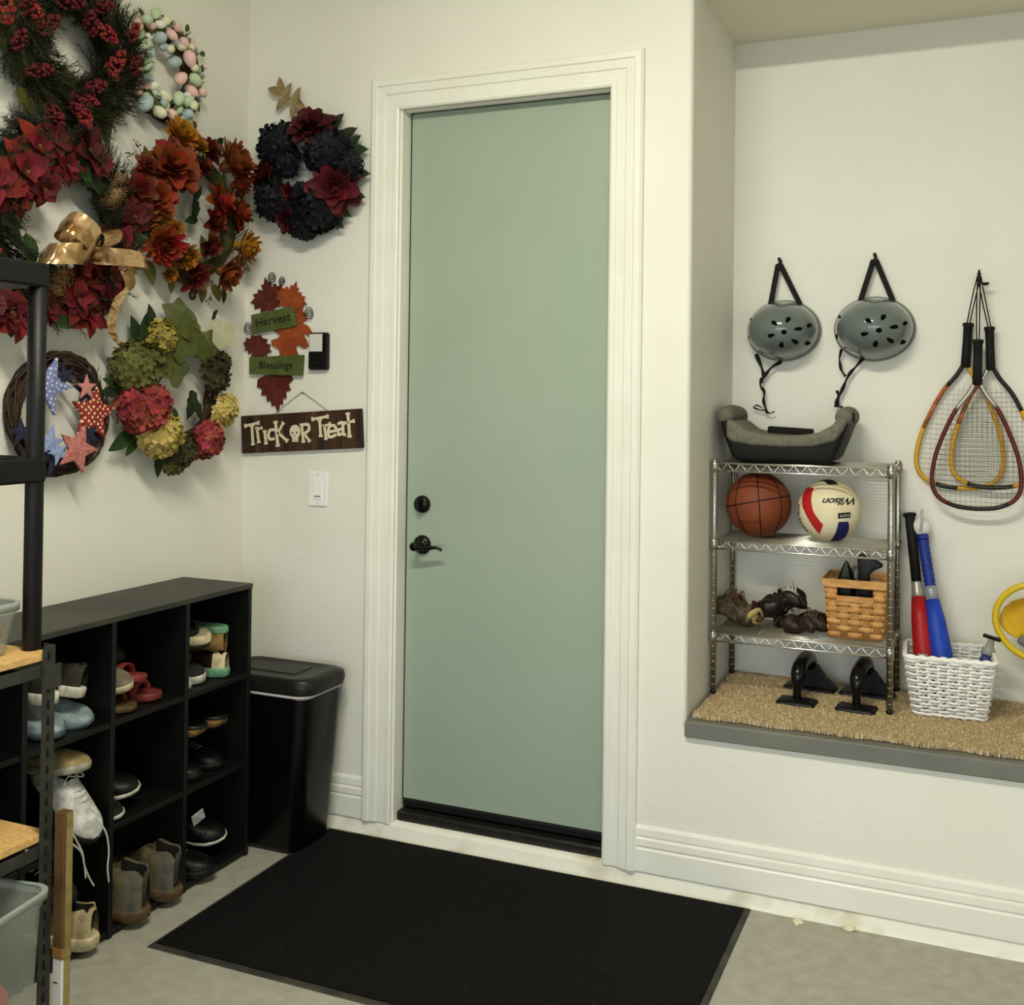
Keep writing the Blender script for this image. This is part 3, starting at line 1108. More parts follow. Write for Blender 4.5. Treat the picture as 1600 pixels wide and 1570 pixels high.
# 6 --- hydrangea wreath
w = Wreath('hydrangea_wreath', 'hydrangea wreath in green, cream and raspberry, lowest by the corner', 'wreath', True, (-0.40, 1.575))
mb = MB()
for k in range(14):
    rn = random.Random(60 + k)
    R0 = 0.19 + rn.uniform(-.02, .02)
    mb.tube([((R0 + rn.uniform(-.005, .005)) * cos(2 * pi * i / 40), -.025 + .012 * sin(i * .5 + k), (R0 + rn.uniform(-.005, .005)) * 1.05 * sin(2 * pi * i / 40)) for i in range(40)], .004, 4, closed=True)
mb.obj('twig_ring', twig_m, w.e, fix=False)
HY = {k: hydrangea('hydrangea head', m, seed=i) for i, (k, m) in enumerate(dict(g=hy_green, d=hy_dark, p=hy_pink, c=hy_cream, y=hy_yel).items())}
for (x, y, r_, k, h, lab) in ((855, 490, 160, 'g', .085, 'green hydrangea head'), (1330, 540, 130, 'd', .06, 'dark olive hydrangea head'), (900, 750, 165, 'p', .095, 'raspberry hydrangea head'),
                              (1000, 920, 145, 'c', .095, 'cream yellow hydrangea head'), (1395, 765, 115, 'c', .07, 'cream yellow hydrangea head'), (1285, 950, 130, 'p', .07, 'raspberry hydrangea head'),
                              (1125, 1020, 115, 'd', .08, 'olive hydrangea head'), (1010, 300, 105, 'y', .07, 'yellow green hydrangea head'), (1380, 470, 80, 'd', .05, 'dark olive hydrangea head'),
                              (1090, 1075, 95, 'g', .06, 'green hydrangea head')):
    u, v = zp(x, y, 0, 450, 4.0)
    w.put('hydrangea_head', HY[k], u, v, h, r_ / 4.0 * 0.00205, label=lab)
for (x, y, L, a, g) in ((1140, 190, 200, 90, 'g'), (1130, 330, 190, 60, 'g'), (1100, 480, 190, -70, 'g'), (1300, 370, 180, 0, 'g'), (1390, 280, 150, 45, 'p'), (1180, 250, 160, 20, 'g'), (1060, 400, 150, 150, 'g')):
    u, v = zp(x, y, 0, 450, 4.0)
    p = w.px(u, v, .075 + .006 * random.random())
    put('grape_leaf', GRAPE if g == 'g' else GRAPE_P, w.e, T(p) @ aim(V((random.uniform(-.4, .4), -1, random.uniform(-.3, .4))), radians(a)) @ Sc(L / 4.0 * 0.00165))
for (x, y, L, a) in ((860, 290, 230, 105), (910, 250, 200, 70), (720, 640, 190, 190), (770, 950, 210, 215), (830, 980, 150, 240), (990, 1120, 140, -80), (1200, 730, 200, -100), (1240, 760, 150, -60), (950, 190, 180, 95),
                     (1090, 800, 150, -50), (700, 590, 120, 160), (1350, 150, 60, 30), (1340, 170, 70, 60), (1400, 50, 110, -80)):
    u, v = zp(x, y, 0, 450, 4.0)
    w.leaf('leaf', LF_D if random.random() < .5 else LF_G, u, v, 0.055, L / 4.0 * 0.0021, a, 0.15)

# small red star ornament peeping in at the left edge
e = thing('star_ornament', 'small dark red star hanging at the left edge of the photo', 'ornament', (0, 0, 0))
p = atx(-9, 590, 0.02)
e.location = (0.004, p.y, p.z)
put('star', star_mesh('star', mat('dark red star paint', (110, 34, 34), 0.6)), e, Rm(pi / 2, 'Z') @ Rm(pi / 2, 'X') @ Rm(.3, 'Z') @ Sc(0.030, 0.030, 0.06))

# 7 --- blue and red wreath on the door wall
w = Wreath('red_navy_wreath', 'round wreath of wine red and navy flowers, left of the door', 'wreath', False, (0.308, 2.345))
mb = ring_needles(0.15, 0.05, 90, 0.04, 12, per=12)
o = mb.obj('pine_boughs', g_dark, w.e, fix=False)
o['kind'] = 'stuff'
HN = [hydrangea('navy head', navy_p, n=70, seed=31), hydrangea('navy head', navy_p, n=60, seed=32)]
RW = [flower_rose('wine rose', wine, seed=41), flower_rose('wine rose', red_d, seed=42)]
for (x, y, r_, k) in ((630, 500, 165, 'r'), (370, 620, 155, 'n'), (760, 690, 165, 'n'), (285, 870, 135, 'r'), (810, 950, 195, 'r'), (480, 1000, 95, 'r'), (330, 1050, 140, 'n'), (670, 1110, 165, 'n'),
                      (460, 1190, 110, 'r'), (560, 1240, 100, 'n'), (440, 760, 110, 'n'), (890, 780, 110, 'n'), (560, 1010, 90, 'n'), (420, 1100, 100, 'n')):
    u, v = zp(x, y, 360, 100, 4.908)
    w.put('flower', random.choice(RW if k == 'r' else HN), u, v, random.uniform(.055, .075), r_ / 4.908 * 0.0026)
for (x, y, L, a) in ((800, 450, 190, 50), (880, 540, 200, 30), (960, 660, 190, 5), (985, 840, 170, 0), (810, 1210, 150, -40), (950, 1000, 170, -15), (860, 1130, 150, -30), (250, 980, 120, 215), (620, 1290, 100, -85), (480, 1290, 90, -110),
                     (310, 560, 110, 140), (930, 600, 170, 40)):
    u, v = zp(x, y, 360, 100, 4.908)
    w.leaf('leaf', LF_D, u, v, 0.045, L / 4.908 * 0.00235, a, 0.1)
dry = mat('dried beige petals', (150, 132, 92), 0.7, isl=0.25, c2=(120, 104, 66), ns=20)
LF_B = leaf_mesh('dried petal', dry, w=0.45, fold=.5, curl=-.3)
fl = bpy.data.objects.new('dried_flower', None)
COL.objects.link(fl)
fl.parent = w.e
fl['label'] = 'dried beige flower sticking out at the top'
for (x, y, L, a) in ((385, 170, 150, 110), (340, 205, 150, 160), (430, 220, 150, 70), (500, 260, 160, 75), (390, 300, 140, 220), (530, 310, 140, -45), (480, 350, 130, -110), (430, 270, 100, 0)):
    u, v = zp(x, y, 360, 100, 4.908)
    o = w.leaf('petal', LF_B, u, v, 0.035, L / 4.908 * 0.0024, a, 0.3)
    o.parent = fl
# ------------------------------------------------------------------ signs and switches on the door wall
def wallm(x, z, rot=0.0, y=0.0):
    return T(x, y, z) @ Rm(rot, 'Y')


# Trick or Treat board
wood_sign = mat('dark stained sign wood', (26, 17, 10), 0.65, c2=(78, 48, 26), ns=5, stretch=(5, 1, 0.5), bump=0.2, bs=30, lo=0.35, hi=0.7)
sign_g = mat('olive worn paint', (70, 62, 26), 0.7, c2=(52, 34, 18), ns=12, stretch=(6, 1, 1))
bone_m = mat('bone white paint', (214, 202, 172), 0.6)
dark_m = mat('black paint', (12, 11, 10), 0.6)
TH = radians(-3.9)
SGM = wallm(0.264, 1.4105, TH)
e = thing('plank_sign', 'dark wooden plank sign reading Trick or Treat in bone letters', 'sign', M=SGM)
b = MB()
b.box((0, -0.010, 0), (0.527, 0.016, 0.140), 0.003)
b.obj('board', wood_sign, e)
for x in (-0.075, 0.055, 0.185, -0.19):
    b = MB()
    b.box((x, -0.0183, 0), (0.010 if x < .1 else 0.007, 0.0006, 0.139))
    b.obj('paint_stripe', sign_g, e)
b = MB()
pts = [(-0.115, -0.008, 0.069), (-0.06, -0.006, 0.105), (0.004, -0.004, 0.142), (0.014, -0.004, 0.141), (0.07, -0.006, 0.104), (0.12, -0.008, 0.069)]
b.tube(catmull(pts, 4), 0.0013, 5)
b.obj('hanging_string', mat('jute string', (150, 138, 104), 0.9), e)
b = MB()
b.tube([(0.008, 0.001, 0.139), (0.008, -0.008, 0.141)], 0.0022, 6)
b.obj('nail', mat('grey nail', (120, 118, 110), 0.4, metal=0.8), e)
einv = SGM.inverted()


def sg(x, y):
    p = einv @ aty(370 + x / 7.619, 600 + y / 7.619, -0.018)
    return V((p.x, p.z))


def bone(mb, a, c, w0, knob=1.0, z=0.0):
    a, c = V(a), V(c)
    d = (c - a).normalized()
    n = V((-d.y, d.x))
    mb.prism([a + n * w0, a - n * w0, c - n * w0, c + n * w0], 0.003, z0=z)
    for p in (a, c):
        if knob:
            for s_ in (-1, 1):
                q = p + n * (w0 * 0.75 * s_)
                mb.prism([(q.x + w0 * 1.0 * knob * cos(k * pi / 4), q.y + w0 * 1.0 * knob * sin(k * pi / 4)) for k in range(8)], 0.0031, z0=z)


def poly_bone(mb, pts, w0, z=0.0):
    P = [V((p[0], p[1], 0)) for p in pts]
    P = catmull([sg3 for sg3 in P], 4)
    for i, (a, c) in enumerate(zip(P, P[1:])):
        bone(mb, a.xy, c.xy, w0, 0, z + .00006 * i)
        mb.prism([(a.x + w0 * cos(k * pi / 4), a.y + w0 * sin(k * pi / 4)) for k in range(8)], 0.003, z0=z + .00006 * i + .00003)


LET = [[((105, 498), (262, 462), .95), ((183, 500), (196, 715), 1)],
       [((242, 522), (266, 690), .9), ((248, 545), (300, 520), .75)],
       [((335, 562), (352, 705), .95)],
       ['p', (448, 545), (402, 548), (380, 605), (398, 655), (452, 648)],
       [((465, 455), (492, 730), 1.1), ((492, 585), (555, 465), .9), ((498, 580), (602, 675), .95)],
       [((775, 482), (797, 685), .95), 'p', (782, 486), (852, 482), (862, 548), (805, 588), ((806, 590), (868, 678), .85)],
       [((905, 418), (1085, 386), .95), ((990, 430), (1003, 618), 1)],
       [((1045, 492), (1066, 650), .9), ((1052, 505), (1112, 470), .75)],
       ['p', (1092, 568), (1184, 552), (1168, 498), (1118, 498), (1092, 562), (1112, 630), (1192, 602)],
       ['p', (1215, 472), (1258, 458), (1270, 540), (1272, 595), (1300, 602), 'p', (1262, 532), (1216, 548), (1218, 602), (1266, 585)],
       [((1325, 352), (1346, 622), 1.05), ((1285, 466), (1395, 440), .85)]]
ML = T(0, -0.018, 0) @ Rm(pi / 2, 'X')
W0 = 0.0052
for L_ in LET:
    mb = MB()
    run = []

    def flush():
        if len(run) > 1:
            poly_bone(mb, [sg(*q) for q in run], W0)
        run.clear()
    for it_ in L_:
        if it_ == 'p':
            flush()
        elif isinstance(it_[0], tuple):
            flush()
            bone(mb, sg(*it_[0]), sg(*it_[1]), W0 * it_[2], 1.0)
        else:
            run.append(it_)
    flush()
    mb.obj('letter', bone_m, e, ML)
mb = MB()
c0, c1, c2 = sg(697, 568), sg(697, 650), sg(760, 568)
rx, rz = (c2 - c0).length, abs(sg(697, 485).y - c0.y)
mb.prism([(c0.x + rx * cos(k * pi / 10), c0.y + rz * sin(k * pi / 10)) for k in range(20)], 0.003)
j0, j1 = sg(665, 690), sg(733, 640)
mb.prism([(j0.x, j0.y), (j1.x, j0.y), (j1.x, j1.y), (j0.x, j1.y)], 0.0031)
sk = mb.obj('skull', bone_m, e, ML)
mb = MB()
for (x, y, r_) in ((668, 582, .0036), (720, 576, .0036), (697, 612, .0022)):
    q = sg(x, y)
    mb.prism([(q.x + r_ * cos(k * pi / 6), q.y + r_ * sin(k * pi / 6)) for k in range(12)], 0.0036)
for x in (683, 698, 713):
    q = sg(x, 668)
    mb.box((q.x, q.y, 0.0018), (0.0008, 0.006, 0.0037))
mb.obj('skull_face', dark_m, sk)

# Harvest Blessings leaf sign
e = thing('harvest_sign', 'hanging leaf sign reading Harvest Blessings on green boards, above Trick or Treat', 'sign', M=wallm(0.140, 1.75))


def hs(x, y, yy=-0.012):
    p = aty(370 + x / 6.68, 415 + y / 6.68, yy)
    return V((p.x - 0.140, yy, p.z - 1.75))


lf_red = mat('dark red leaf paint', (72, 24, 16), 0.55, c2=(90, 34, 22), ns=12)
lf_org = mat('orange leaf paint', (150, 72, 28), 0.55, c2=(132, 58, 24), ns=12)
gr_b = mat('green board paint', (84, 92, 44), 0.6, c2=(70, 80, 38), ns=15)
wire_m = mat('dark wire', (26, 26, 28), 0.4, metal=0.6)
OAK = [(0, 1.0), (.16, .92), (.2, .76), (.12, .62), (.3, .62), (.42, .5), (.40, .36), (.2, .3), (.34, .22), (.46, .06), (.42, -.1), (.2, -.12), (.26, -.3), (.36, -.42), (.30, -.56), (.12, -.56),
       (.05, -.7), (.04, -1.0)]
OAK = OAK + [(-x, y) for (x, y) in OAK[:0:-1]]
SERR = [(0, -1.05), (.13, -.72), (.26, -.80), (.30, -.55), (.47, -.58), (.48, -.34), (.72, -.30), (.64, -.08), (.88, .04), (.80, .30), (.62, .36), (.40, .40), (.2, .38)]
SERR = SERR + [(-x, y) for (x, y) in SERR[::-1] if x > 0]


def flat_leaf(nm, poly, c, size, rot, m, vein, yy, asp=1.0):
    mb = MB()
    P = [((x * asp * cos(rot) - y * sin(rot)) * size, (x * asp * sin(rot) + y * cos(rot)) * size) for (x, y) in poly]
    mb.prism(P, 0.004)
    o = mb.obj(nm, m, e, T(c.x, yy, c.z) @ Rm(pi / 2, 'X'))
    mb = MB()
    d = V((-sin(rot), cos(rot))) * size
    for (t0, t1, a, l_) in ((-.75, .7, 0, 0), (-.1, 0, .9, .4), (-.1, 0, -.9, .4), (.2, 0, .8, .35), (.2, 0, -.8, .35)):
        if l_ == 0:
            p0, p1 = d * t0, d * t1
        else:
            p0 = d * t0
            p1 = p0 + Matrix.Rotation(a, 2) @ d * l_
        mb.tube([(p0.x, p0.y, 0.0042), (p1.x, p1.y, 0.0042)], 0.0006, 4)
    mb.obj('vein', vein, o)


v_r, v_o = mat('red leaf vein', (126, 66, 50), 0.6), mat('orange leaf vein', (110, 50, 24), 0.6)
flat_leaf('leaf', MAPLE, hs(335, 385), 0.098, 0.25, lf_red, v_r, -0.004)
flat_leaf('leaf', MAPLE, hs(550, 390), 0.084, -0.35, lf_org, v_o, -0.009)
flat_leaf('leaf', MAPLE, hs(215, 800), 0.082, 2.9, lf_red, v_r, -0.006, 0.95)
flat_leaf('leaf', OAK, hs(545, 740), 0.110, -0.45, lf_org, v_o, -0.005, 1.75)
flat_leaf('leaf', SERR, hs(388, 1240), 0.100, 0.16, lf_red, v_r, -0.004, 0.92)
for (nm, p0, p1, p2, p3, s_) in (('Harvest', (160, 515), (595, 425), (632, 628), (170, 716), .046), ('Blessings', (140, 955), (703, 932), (690, 1150), (140, 1132), .039)):
    cc = [hs(*p) for p in (p0, p1, p2, p3)]
    mb = MB()
    mb.prism([(q.x, q.z) for q in cc], 0.008)
    o = mb.obj('green_board', gr_b, e, T(0, -0.010, 0) @ Rm(pi / 2, 'X'))
    mid = (cc[0] + cc[1] + cc[2] + cc[3]) / 4
    d = ((cc[1] - cc[0]) + (cc[2] - cc[3])).normalized()
    ang = atan2(d.z, d.x)
    mb = text_mb(nm, s_, 0.0006, T(mid.x, -0.0187, mid.z) @ Rm(-ang, 'Y') @ Rm(pi / 2, 'X'), space=1.08, bold=0.0006)
    mb.obj('lettering', mat('dark green lettering', (26, 34, 16), 0.6), e)
for (x, y, r_, st) in ((365, 130, 48, -1.2), (470, 160, 34, -1.6), (750, 505, 50, 3.4), (115, 650, 50, 0.2)):
    c = hs(x, y)
    mb = MB()
    R0 = r_ / 6.68 * 0.0028
    pts = []
    for i in range(56):
        t = i / 55
        a = st - t * 4.6 * pi
        pts.append((c.x + R0 * (1 - .86 * t) * cos(a), -0.010, c.z + 1.25 * R0 * (1 - .86 * t) * sin(a)))
    mb.tube(pts, 0.0018, 5)
    p0 = V(pts[0])
    tgt = V((0.02 if x > 200 else 0, -0.008, c.z - 0.02)) if y < 300 else V((c.x * 0.7, -0.008, c.z + .005))
    mb.tube([p0, p0.lerp(tgt, .4)], 0.0011, 5)
    mb.obj('wire_curl', wire_m, e)

# small black door chime / keypad
e = thing('keypad', 'small black wall unit with a pale square panel, beside the leaf sign', 'keypad', (0.339, 0, 1.703))
b = MB()
b.box((0, -0.012, 0), (0.082, 0.022, 0.136), 0.006)
b.obj('case', mat('gloss black plastic', (10, 10, 11), 0.2), e)
b = MB()
b.box((-0.007, -0.0235, 0.0305), (0.055, 0.003, 0.064), 0.001)
b.obj('pale_panel', mat('pale grey panel', (206, 204, 196), 0.3), e)
b = MB()
b.box((-0.004, -0.0235, -0.034), (0.066, 0.003, 0.058), 0.001)
bu = b.obj('lower_button', mat('black button', (16, 16, 18), 0.25), e)
mb = MB()
mb.tube([(-0.014, -0.0252, -0.044), (-0.008, -0.0252, -0.038), (-0.004, -0.0252, -0.046)], 0.0008, 4)
mb.tube([(0.006, -0.0252, -0.038), (0.010, -0.0252, -0.046)], 0.0008, 4)
mb.obj('grey_mark', mat('grey print', (60, 60, 62), 0.5), bu)

# light switch
e = thing('light_switch', 'white wall plate with a rocker switch, left of the door', 'switch', (0.338, 0, 1.204))
b = MB()
b.box((0, -0.0035, 0), (0.084, 0.006, 0.126), 0.003)
b.obj('plate', mat('switch plate white', (232, 232, 230), 0.3), e)
b = MB()
b.box((0, -0.008, 0), (0.040, 0.005, 0.078), 0.002, M=Rm(radians(2.5), 'X'))
b.obj('rocker', WHITE, e)
b = MB()
b.box((0.0, -0.0105, -0.026), (0.026, 0.0016, 0.003))
b.obj('slot', mat('grey slot', (70, 70, 68), 0.5), e)
for z in (-.052, .052):
    b = MB()
    b.lathe([(0.0032, 0), (0.0032, .0012), (0.0, .0018)], 10, M=T(0, -0.0064, z) @ Rm(pi / 2, 'X'))
    b.obj('screw', mat('screw white', (200, 200, 196), 0.3), e)

# ------------------------------------------------------------------ floor mat, shoe rack, bin
mat_b = mat('black mat pile', (10, 10, 11), 0.95, c2=(22, 21, 20), ns=160, bump=0.8, bs=380, spec=0.15, lo=0.5, hi=0.8)
mat_e = mat('worn rubber mat edge', (40, 40, 36), 0.6, c2=(60, 58, 48), ns=12)
e = thing('floor_mat', 'large black entrance mat on the concrete in front of the door', 'mat', (1.177, -0.466, 0))
mw, ml = 1.51, 0.886
rot_ = Rm(radians(0.3), 'Z')
b = MB()
rows = [[V((x * (mw / 2 - k), y * (ml / 2 - k), z)) for (x, y) in ((-1, -1), (1, -1), (1, 1), (-1, 1))] for (k, z) in ((0, 0.0005), (0.004, 0.004), (0.018, 0.006), (0.02, 0.004))]
b.grid(rows, smooth=False, cu=True, M=rot_)
b.obj('rubber_border', mat_e, e)
b = MB()
gx, gy = 60, 36
rows = []
for j in range(gy + 1):
    rows.append([V(((-.5 + i / gx) * (mw - 0.036), (-.5 + j / gy) * (ml - 0.036), 0.009 + 0.0015 * noise.noise(V((i * .5, j * .5, 0))))) for i in range(gx + 1)])
b.grid(rows, M=rot_)
b.obj('pile_field', mat_b, e)
b = MB()
rn = random.Random(5)
for k in range(170):
    x, y = rn.uniform(-.72, .72), rn.uniform(-.41, .41)
    b.ball((x, y, 0.0112), (rn.uniform(.0008, .0022), rn.uniform(.0008, .002), .0008), 5, 3)
o = b.obj('lint_specks', mat('lint', (86, 84, 76), 0.9), e)
o['kind'] = 'stuff'

rack_m = mat('black laminate', (8, 8, 8), 0.5, c2=(11, 11, 10), ns=18, bump=0.08, bs=60, spec=0.3)
RX, RY1, RH, CW = 0.295, -0.316, 0.908, 0.2975
RY0 = RY1 - 4 * CW - 0.015
tk = 0.016
e = thing('shoe_rack', 'black laminate cubby shoe rack along the left wall', 'shoe rack', (0, RY1, 0))


def rp(name, c, s_, m=rack_m):
    q = MB()
    q.box((c[0], c[1] - RY1, c[2]), s_, 0.0012)
    return q.obj(name, m, e)


rack_t = mat('black laminate top, dusty', (44, 44, 39), 0.5, c2=(58, 57, 48), ns=4, bump=0.06, bs=40)  # light falling on the top is put into its colour, greyer than the sides
rp('top_panel', (RX / 2 + 0.004, (RY0 + RY1) / 2, RH - tk / 2), (RX, RY1 - RY0 + 0.004, tk), rack_t)
SZ = [0.022, 0.315, 0.610]
for i in range(5):
    y = RY1 - tk / 2 - i * CW
    rp('side_panel' if i in (0, 4) else 'divider', (RX / 2 + 0.003, y, (RH - tk) / 2), (RX - 0.002, tk, RH - tk - 0.0005))
for z in SZ:
    for i in range(4):
        rp('shelf', (RX / 2 + 0.002, RY1 - tk / 2 - CW * (i + .5), z - tk / 2), (RX - 0.006, CW - tk - 0.0006, tk))
rp('back_panel', (0.006, (RY0 + RY1) / 2, RH / 2), (0.006, RY1 - RY0 - .004, RH - 2 * tk - .002))

e = thing('trash_can', 'tall black plastic bin with a lid between rack and door', 'trash can', (0.298, -0.166, 0))
bin_m = mat('black bin plastic', (4, 4, 5), 0.3, spec=0.25)
b = MB()
rows = []
for (z, hx, hy, r_) in ((0.004, .150, .098, .04), (0.02, .158, .104, .045), (0.30, .182, .114, .05), (0.535, .200, .122, .055)):
    rows.append([V((x, y, z)) for (x, y) in rrect(hx, hy, r_, 5)])
b.grid(rows, cu=True)
b.f.append(list(range(24)))
b.m.append(0)
b.s.append(False)
b.obj('body', bin_m, e)
b = MB()
rows = [[V((x, y, z + .0025 * sin(i * 1.1 + z * 300))) for i, (x, y) in enumerate(rrect(hx, hy, .056, 5))] for (z, hx, hy) in ((.532, .202, .124), (.528, .204, .126), (.536, .2055, .1275), (.541, .204, .126))]
b.grid(rows, cu=True)
b.obj('bag_edge', mat('pale bin bag', (196, 186, 186), 0.4), e)
b = MB()
rows = [[V((x, y - .01 * (z > .59), z)) for (x, y) in rrect(hx, hy, r_, 5)] for (z, hx, hy, r_) in ((.540, .211, .127, .06), (.562, .216, .131, .062), (.582, .212, .128, .062), (.592, .200, .117, .06), (.595, .186, .106, .055),
                                                                                                      (.5945, .17, .094, .05), (.5925, .166, .09, .05))]
b.grid(rows, cu=True)
n = len(b.v)
b.f.append(list(range(n - 24, n)))
b.m.append(0)
b.s.append(True)
lid = b.obj('lid', mat('bin lid plastic', (24, 24, 21), 0.4), e)
b = MB()
b.box((-.01, -.008, .5935), (.24, .10, .003), 0.0012)
b.obj('flap', mat('bin flap', (30, 30, 26), 0.45), lid)

# ------------------------------------------------------------------ storage unit at the far left, in front of the rack
steel = mat('grey enamel steel', (60, 60, 54), 0.45, metal=0.3, c2=(50, 50, 45), ns=25)
partb = mat('particle board', (206, 168, 106), 0.7, c2=(190, 150, 92), ns=90, bump=0.1, bs=200)
PX, PY, UW, UL = 0.622, -1.424, 0.300, 0.86
e = thing('boltless_shelf', 'grey slotted steel shelving with particle board shelves, lower left', 'shelf unit', (PX, PY, 0))
slot_m = mat('slot shadow black', (6, 6, 6), 0.9)
for (lx, ly, sx, sy) in ((0, 0, -1, -1), (0, -UL, -1, 1), (-UW, 0, 1, -1), (-UW, -UL, 1, 1)):
    b = MB()
    b.box((lx + sx * .001, ly + sy * .017, .484), (.0022, .034, .966))
    b.box((lx + sx * .017, ly + sy * .001, .484), (.034, .0022, .966))
    po = b.obj('post', steel, e)
    b = MB()
    for k in range(26):
        z = 0.03 + k * 0.0365
        b.box((lx + (.0005 if sx < 0 else -.0005), ly + sy * .018, z), (.0022, .008, .014), 0.001)
        b.box((lx + (.0005 if sx < 0 else -.0005), ly + sy * .018, z + .009), (.0021, .0045, .008))
    o = b.obj('slot_row', slot_m, po)
    o['kind'] = 'stuff'
for z in (0.953, 0.548, 0.055):
    b = MB()
    b.box((-UW / 2, -UL / 2, z - .008), (UW - .008, UL - .008, .016), .001)
    b.obj('board', partb, e)
    for lx in (-.004, -UW + .004):
        b = MB()
        b.box((lx - (.004 if lx > -.1 else -.004), -UL / 2, z - .040), (.006, UL - .01, .028), .001)
        b.obj('beam', steel, e)
    for ly in (-.005, -UL + .005):
        b = MB()
        b.box((-UW / 2, ly, z - .040), (UW - .02, .004, .028), .001)
        b.obj('end_beam', steel, e)
b = MB()
b.box((0.0015, -0.006, .897), (.002, .044, .054), .0008)
b.obj('bracket', steel, e)

resin = mat('black resin', (8, 8, 8), 0.5, bump=0.1, bs=120)
e = thing('resin_shelf', 'black plastic shelf unit standing on the particle board, far left', 'shelf unit', (0.564, -1.438, 0.9535))
for (x, y) in ((0, 0), (0, -.52), (-.20, 0), (-.20, -.52)):
    b = MB()
    b.lathe([(.0185, 0), (.0205, .004), (.020, .38), (.020, .437), (.020, .88)], 18, M=T(x, y, 0))
    b.obj('post', resin, e)
for z in (.381, .826):
    b = MB()
    b.box((-.105, -.275, z + .0275), (.255, .58, .055), .005)
    for k in range(9):
        b.box((-.105, -.50 + k * .062, z + .056), (.20, .028, .004))
    b.obj('shelf', resin, e)

# translucent totes
clear = mat('frosted clear plastic', (168, 174, 164), 0.3, alpha=0.4, spec=0.5, c2=(156, 164, 154), ns=6)
clear_r = mat('frosted plastic rim', (150, 158, 152), 0.35, alpha=0.85)


def tote(name, label, c, hx, hy, h, rot):
    e = thing(name, label, 'tote', c, rot)
    b = MB()
    rows = [[V((x, y, z)) for (x, y) in rrect(hx * k, hy * k, .03, 4)] for (z, k) in ((.004, .86), (.012, .885), (h * .5, .93), (h - .03, .965), (h - .028, .985), (h, .985))]
    b.grid(rows, cu=True)
    b.f.append(list(range(20)))
    b.m.append(0)
    b.s.append(False)
    b.obj('body', clear, e)
    b = MB()
    rows = [[V((x, y, z)) for (x, y) in rrect(hx * k, hy * k, .035, 4)] for (z, k) in ((h - .012, .985), (h - .014, 1.03), (h + .002, 1.035), (h + .006, 1.02), (h + .004, .985))]
    b.grid(rows, cu=True)
    b.obj('rim', clear_r, e)
    return e


tote('storage_tote', 'large frosted clear tote on the bottom board, lower left corner', (0.558, -1.712, 0.0565), .155, .215, .392, radians(9))
tote('storage_tote', 'small frosted clear tote on the upper particle board', (0.47, -1.627, 0.954), .115, .150, .112, radians(3))
cloth = mat('red cloth', (150, 36, 34), 0.8, c2=(180, 60, 54), ns=9)


def lump(name, label, cat, c, s_, m, seed=0, amp=.25, M=None):
    b = MB()
    b.ball((0, 0, 0), 1.0, 20, 14)
    for i, q in enumerate(b.v):
        k = 1 + amp * noise.noise(q * 1.6 + V((seed, 0, 0)))
        b.v[i] = V((q.x * s_[0] * k, q.y * s_[1] * k, max(q.z * k, -.8) * s_[2]))
    o = b.obj(name, m, None, T(c) @ (M or Matrix()))
    return tag(o, label, cat)


lump('red_cloth', 'folded red cloth low inside the large frosted tote', 'cloth', (0.60, -1.610, .160), (.085, .085, .120), cloth, 3)
lump('red_cloth', 'red bundle seen through the small upper tote', 'cloth', (0.52, -1.60, .999), (.072, .10, .05), cloth, 8)
lump('paper_bundle', 'pale paper bundle inside the large frosted tote, above the red cloth', 'paper', (0.62, -1.635, .305), (.05, .055, .035), mat('pale paper', (206, 196, 160), .8), 5)
b = MB()
b.lathe([(.018, 0), (.025, .004), (.027, .014), (.022, .025), (.010, .031), (0, .032)], 14)
o = b.obj('puck', mat('dark brown knob', (34, 24, 20), .5), None, T(0.56, -1.595, .5485))
tag(o, 'small dark round disc lying on the lower particle board', 'puck')
# tall carton leaning at the post
e = thing('carton', 'tall narrow brown cardboard carton with white lower half, beside the steel post', 'carton', (0.6395, -1.4085, 0.0))
card = mat('brown cardboard', (94, 68, 34), .75, c2=(82, 58, 28), ns=20)
card_l = mat('olive printed cardboard', (140, 124, 76), .7, c2=(120, 104, 60), ns=30)
b = MB()
b.box((0, 0, .423), (.030, .026, .330), .0015)
b.obj('upper_sleeve', card, e)
b = MB()
b.box((-.0005, 0, .13), (.0275, .024, .258), .0015)
b.obj('lower_box', mat('white printed card', (206, 202, 196), .5), e)
for (x, z, h_) in ((.0153, .423, .326), (.0136, .13, .255)):
    b = MB()
    b.box((x, .003, z), (.0008, .018, h_))
    b.obj('printed_side', card_l, e)
b = MB()
b.box((-.004, -.0122, .205), (.012, .0008, .003))
b.obj('ink_mark', dark_m, e)
b = MB()
b.box((0, 0, .272), (.0312, .0272, .024), .0015)
b.obj('packing_tape', mat('clear tape', (140, 104, 60), .12, c2=(130, 96, 54), ns=8), e)
# ------------------------------------------------------------------ shoes
WT = [(0, .30), (.04, .52), (.14, .70), (.3, .70), (.48, .78), (.68, 1.0), (.82, .97), (.92, .74), (.97, .5), (1, .22)]
lace_m = mat('white laces', (206, 204, 196), .7)
inner_m = mat('dark shoe lining', (16, 15, 14), .8)


MAT = {}


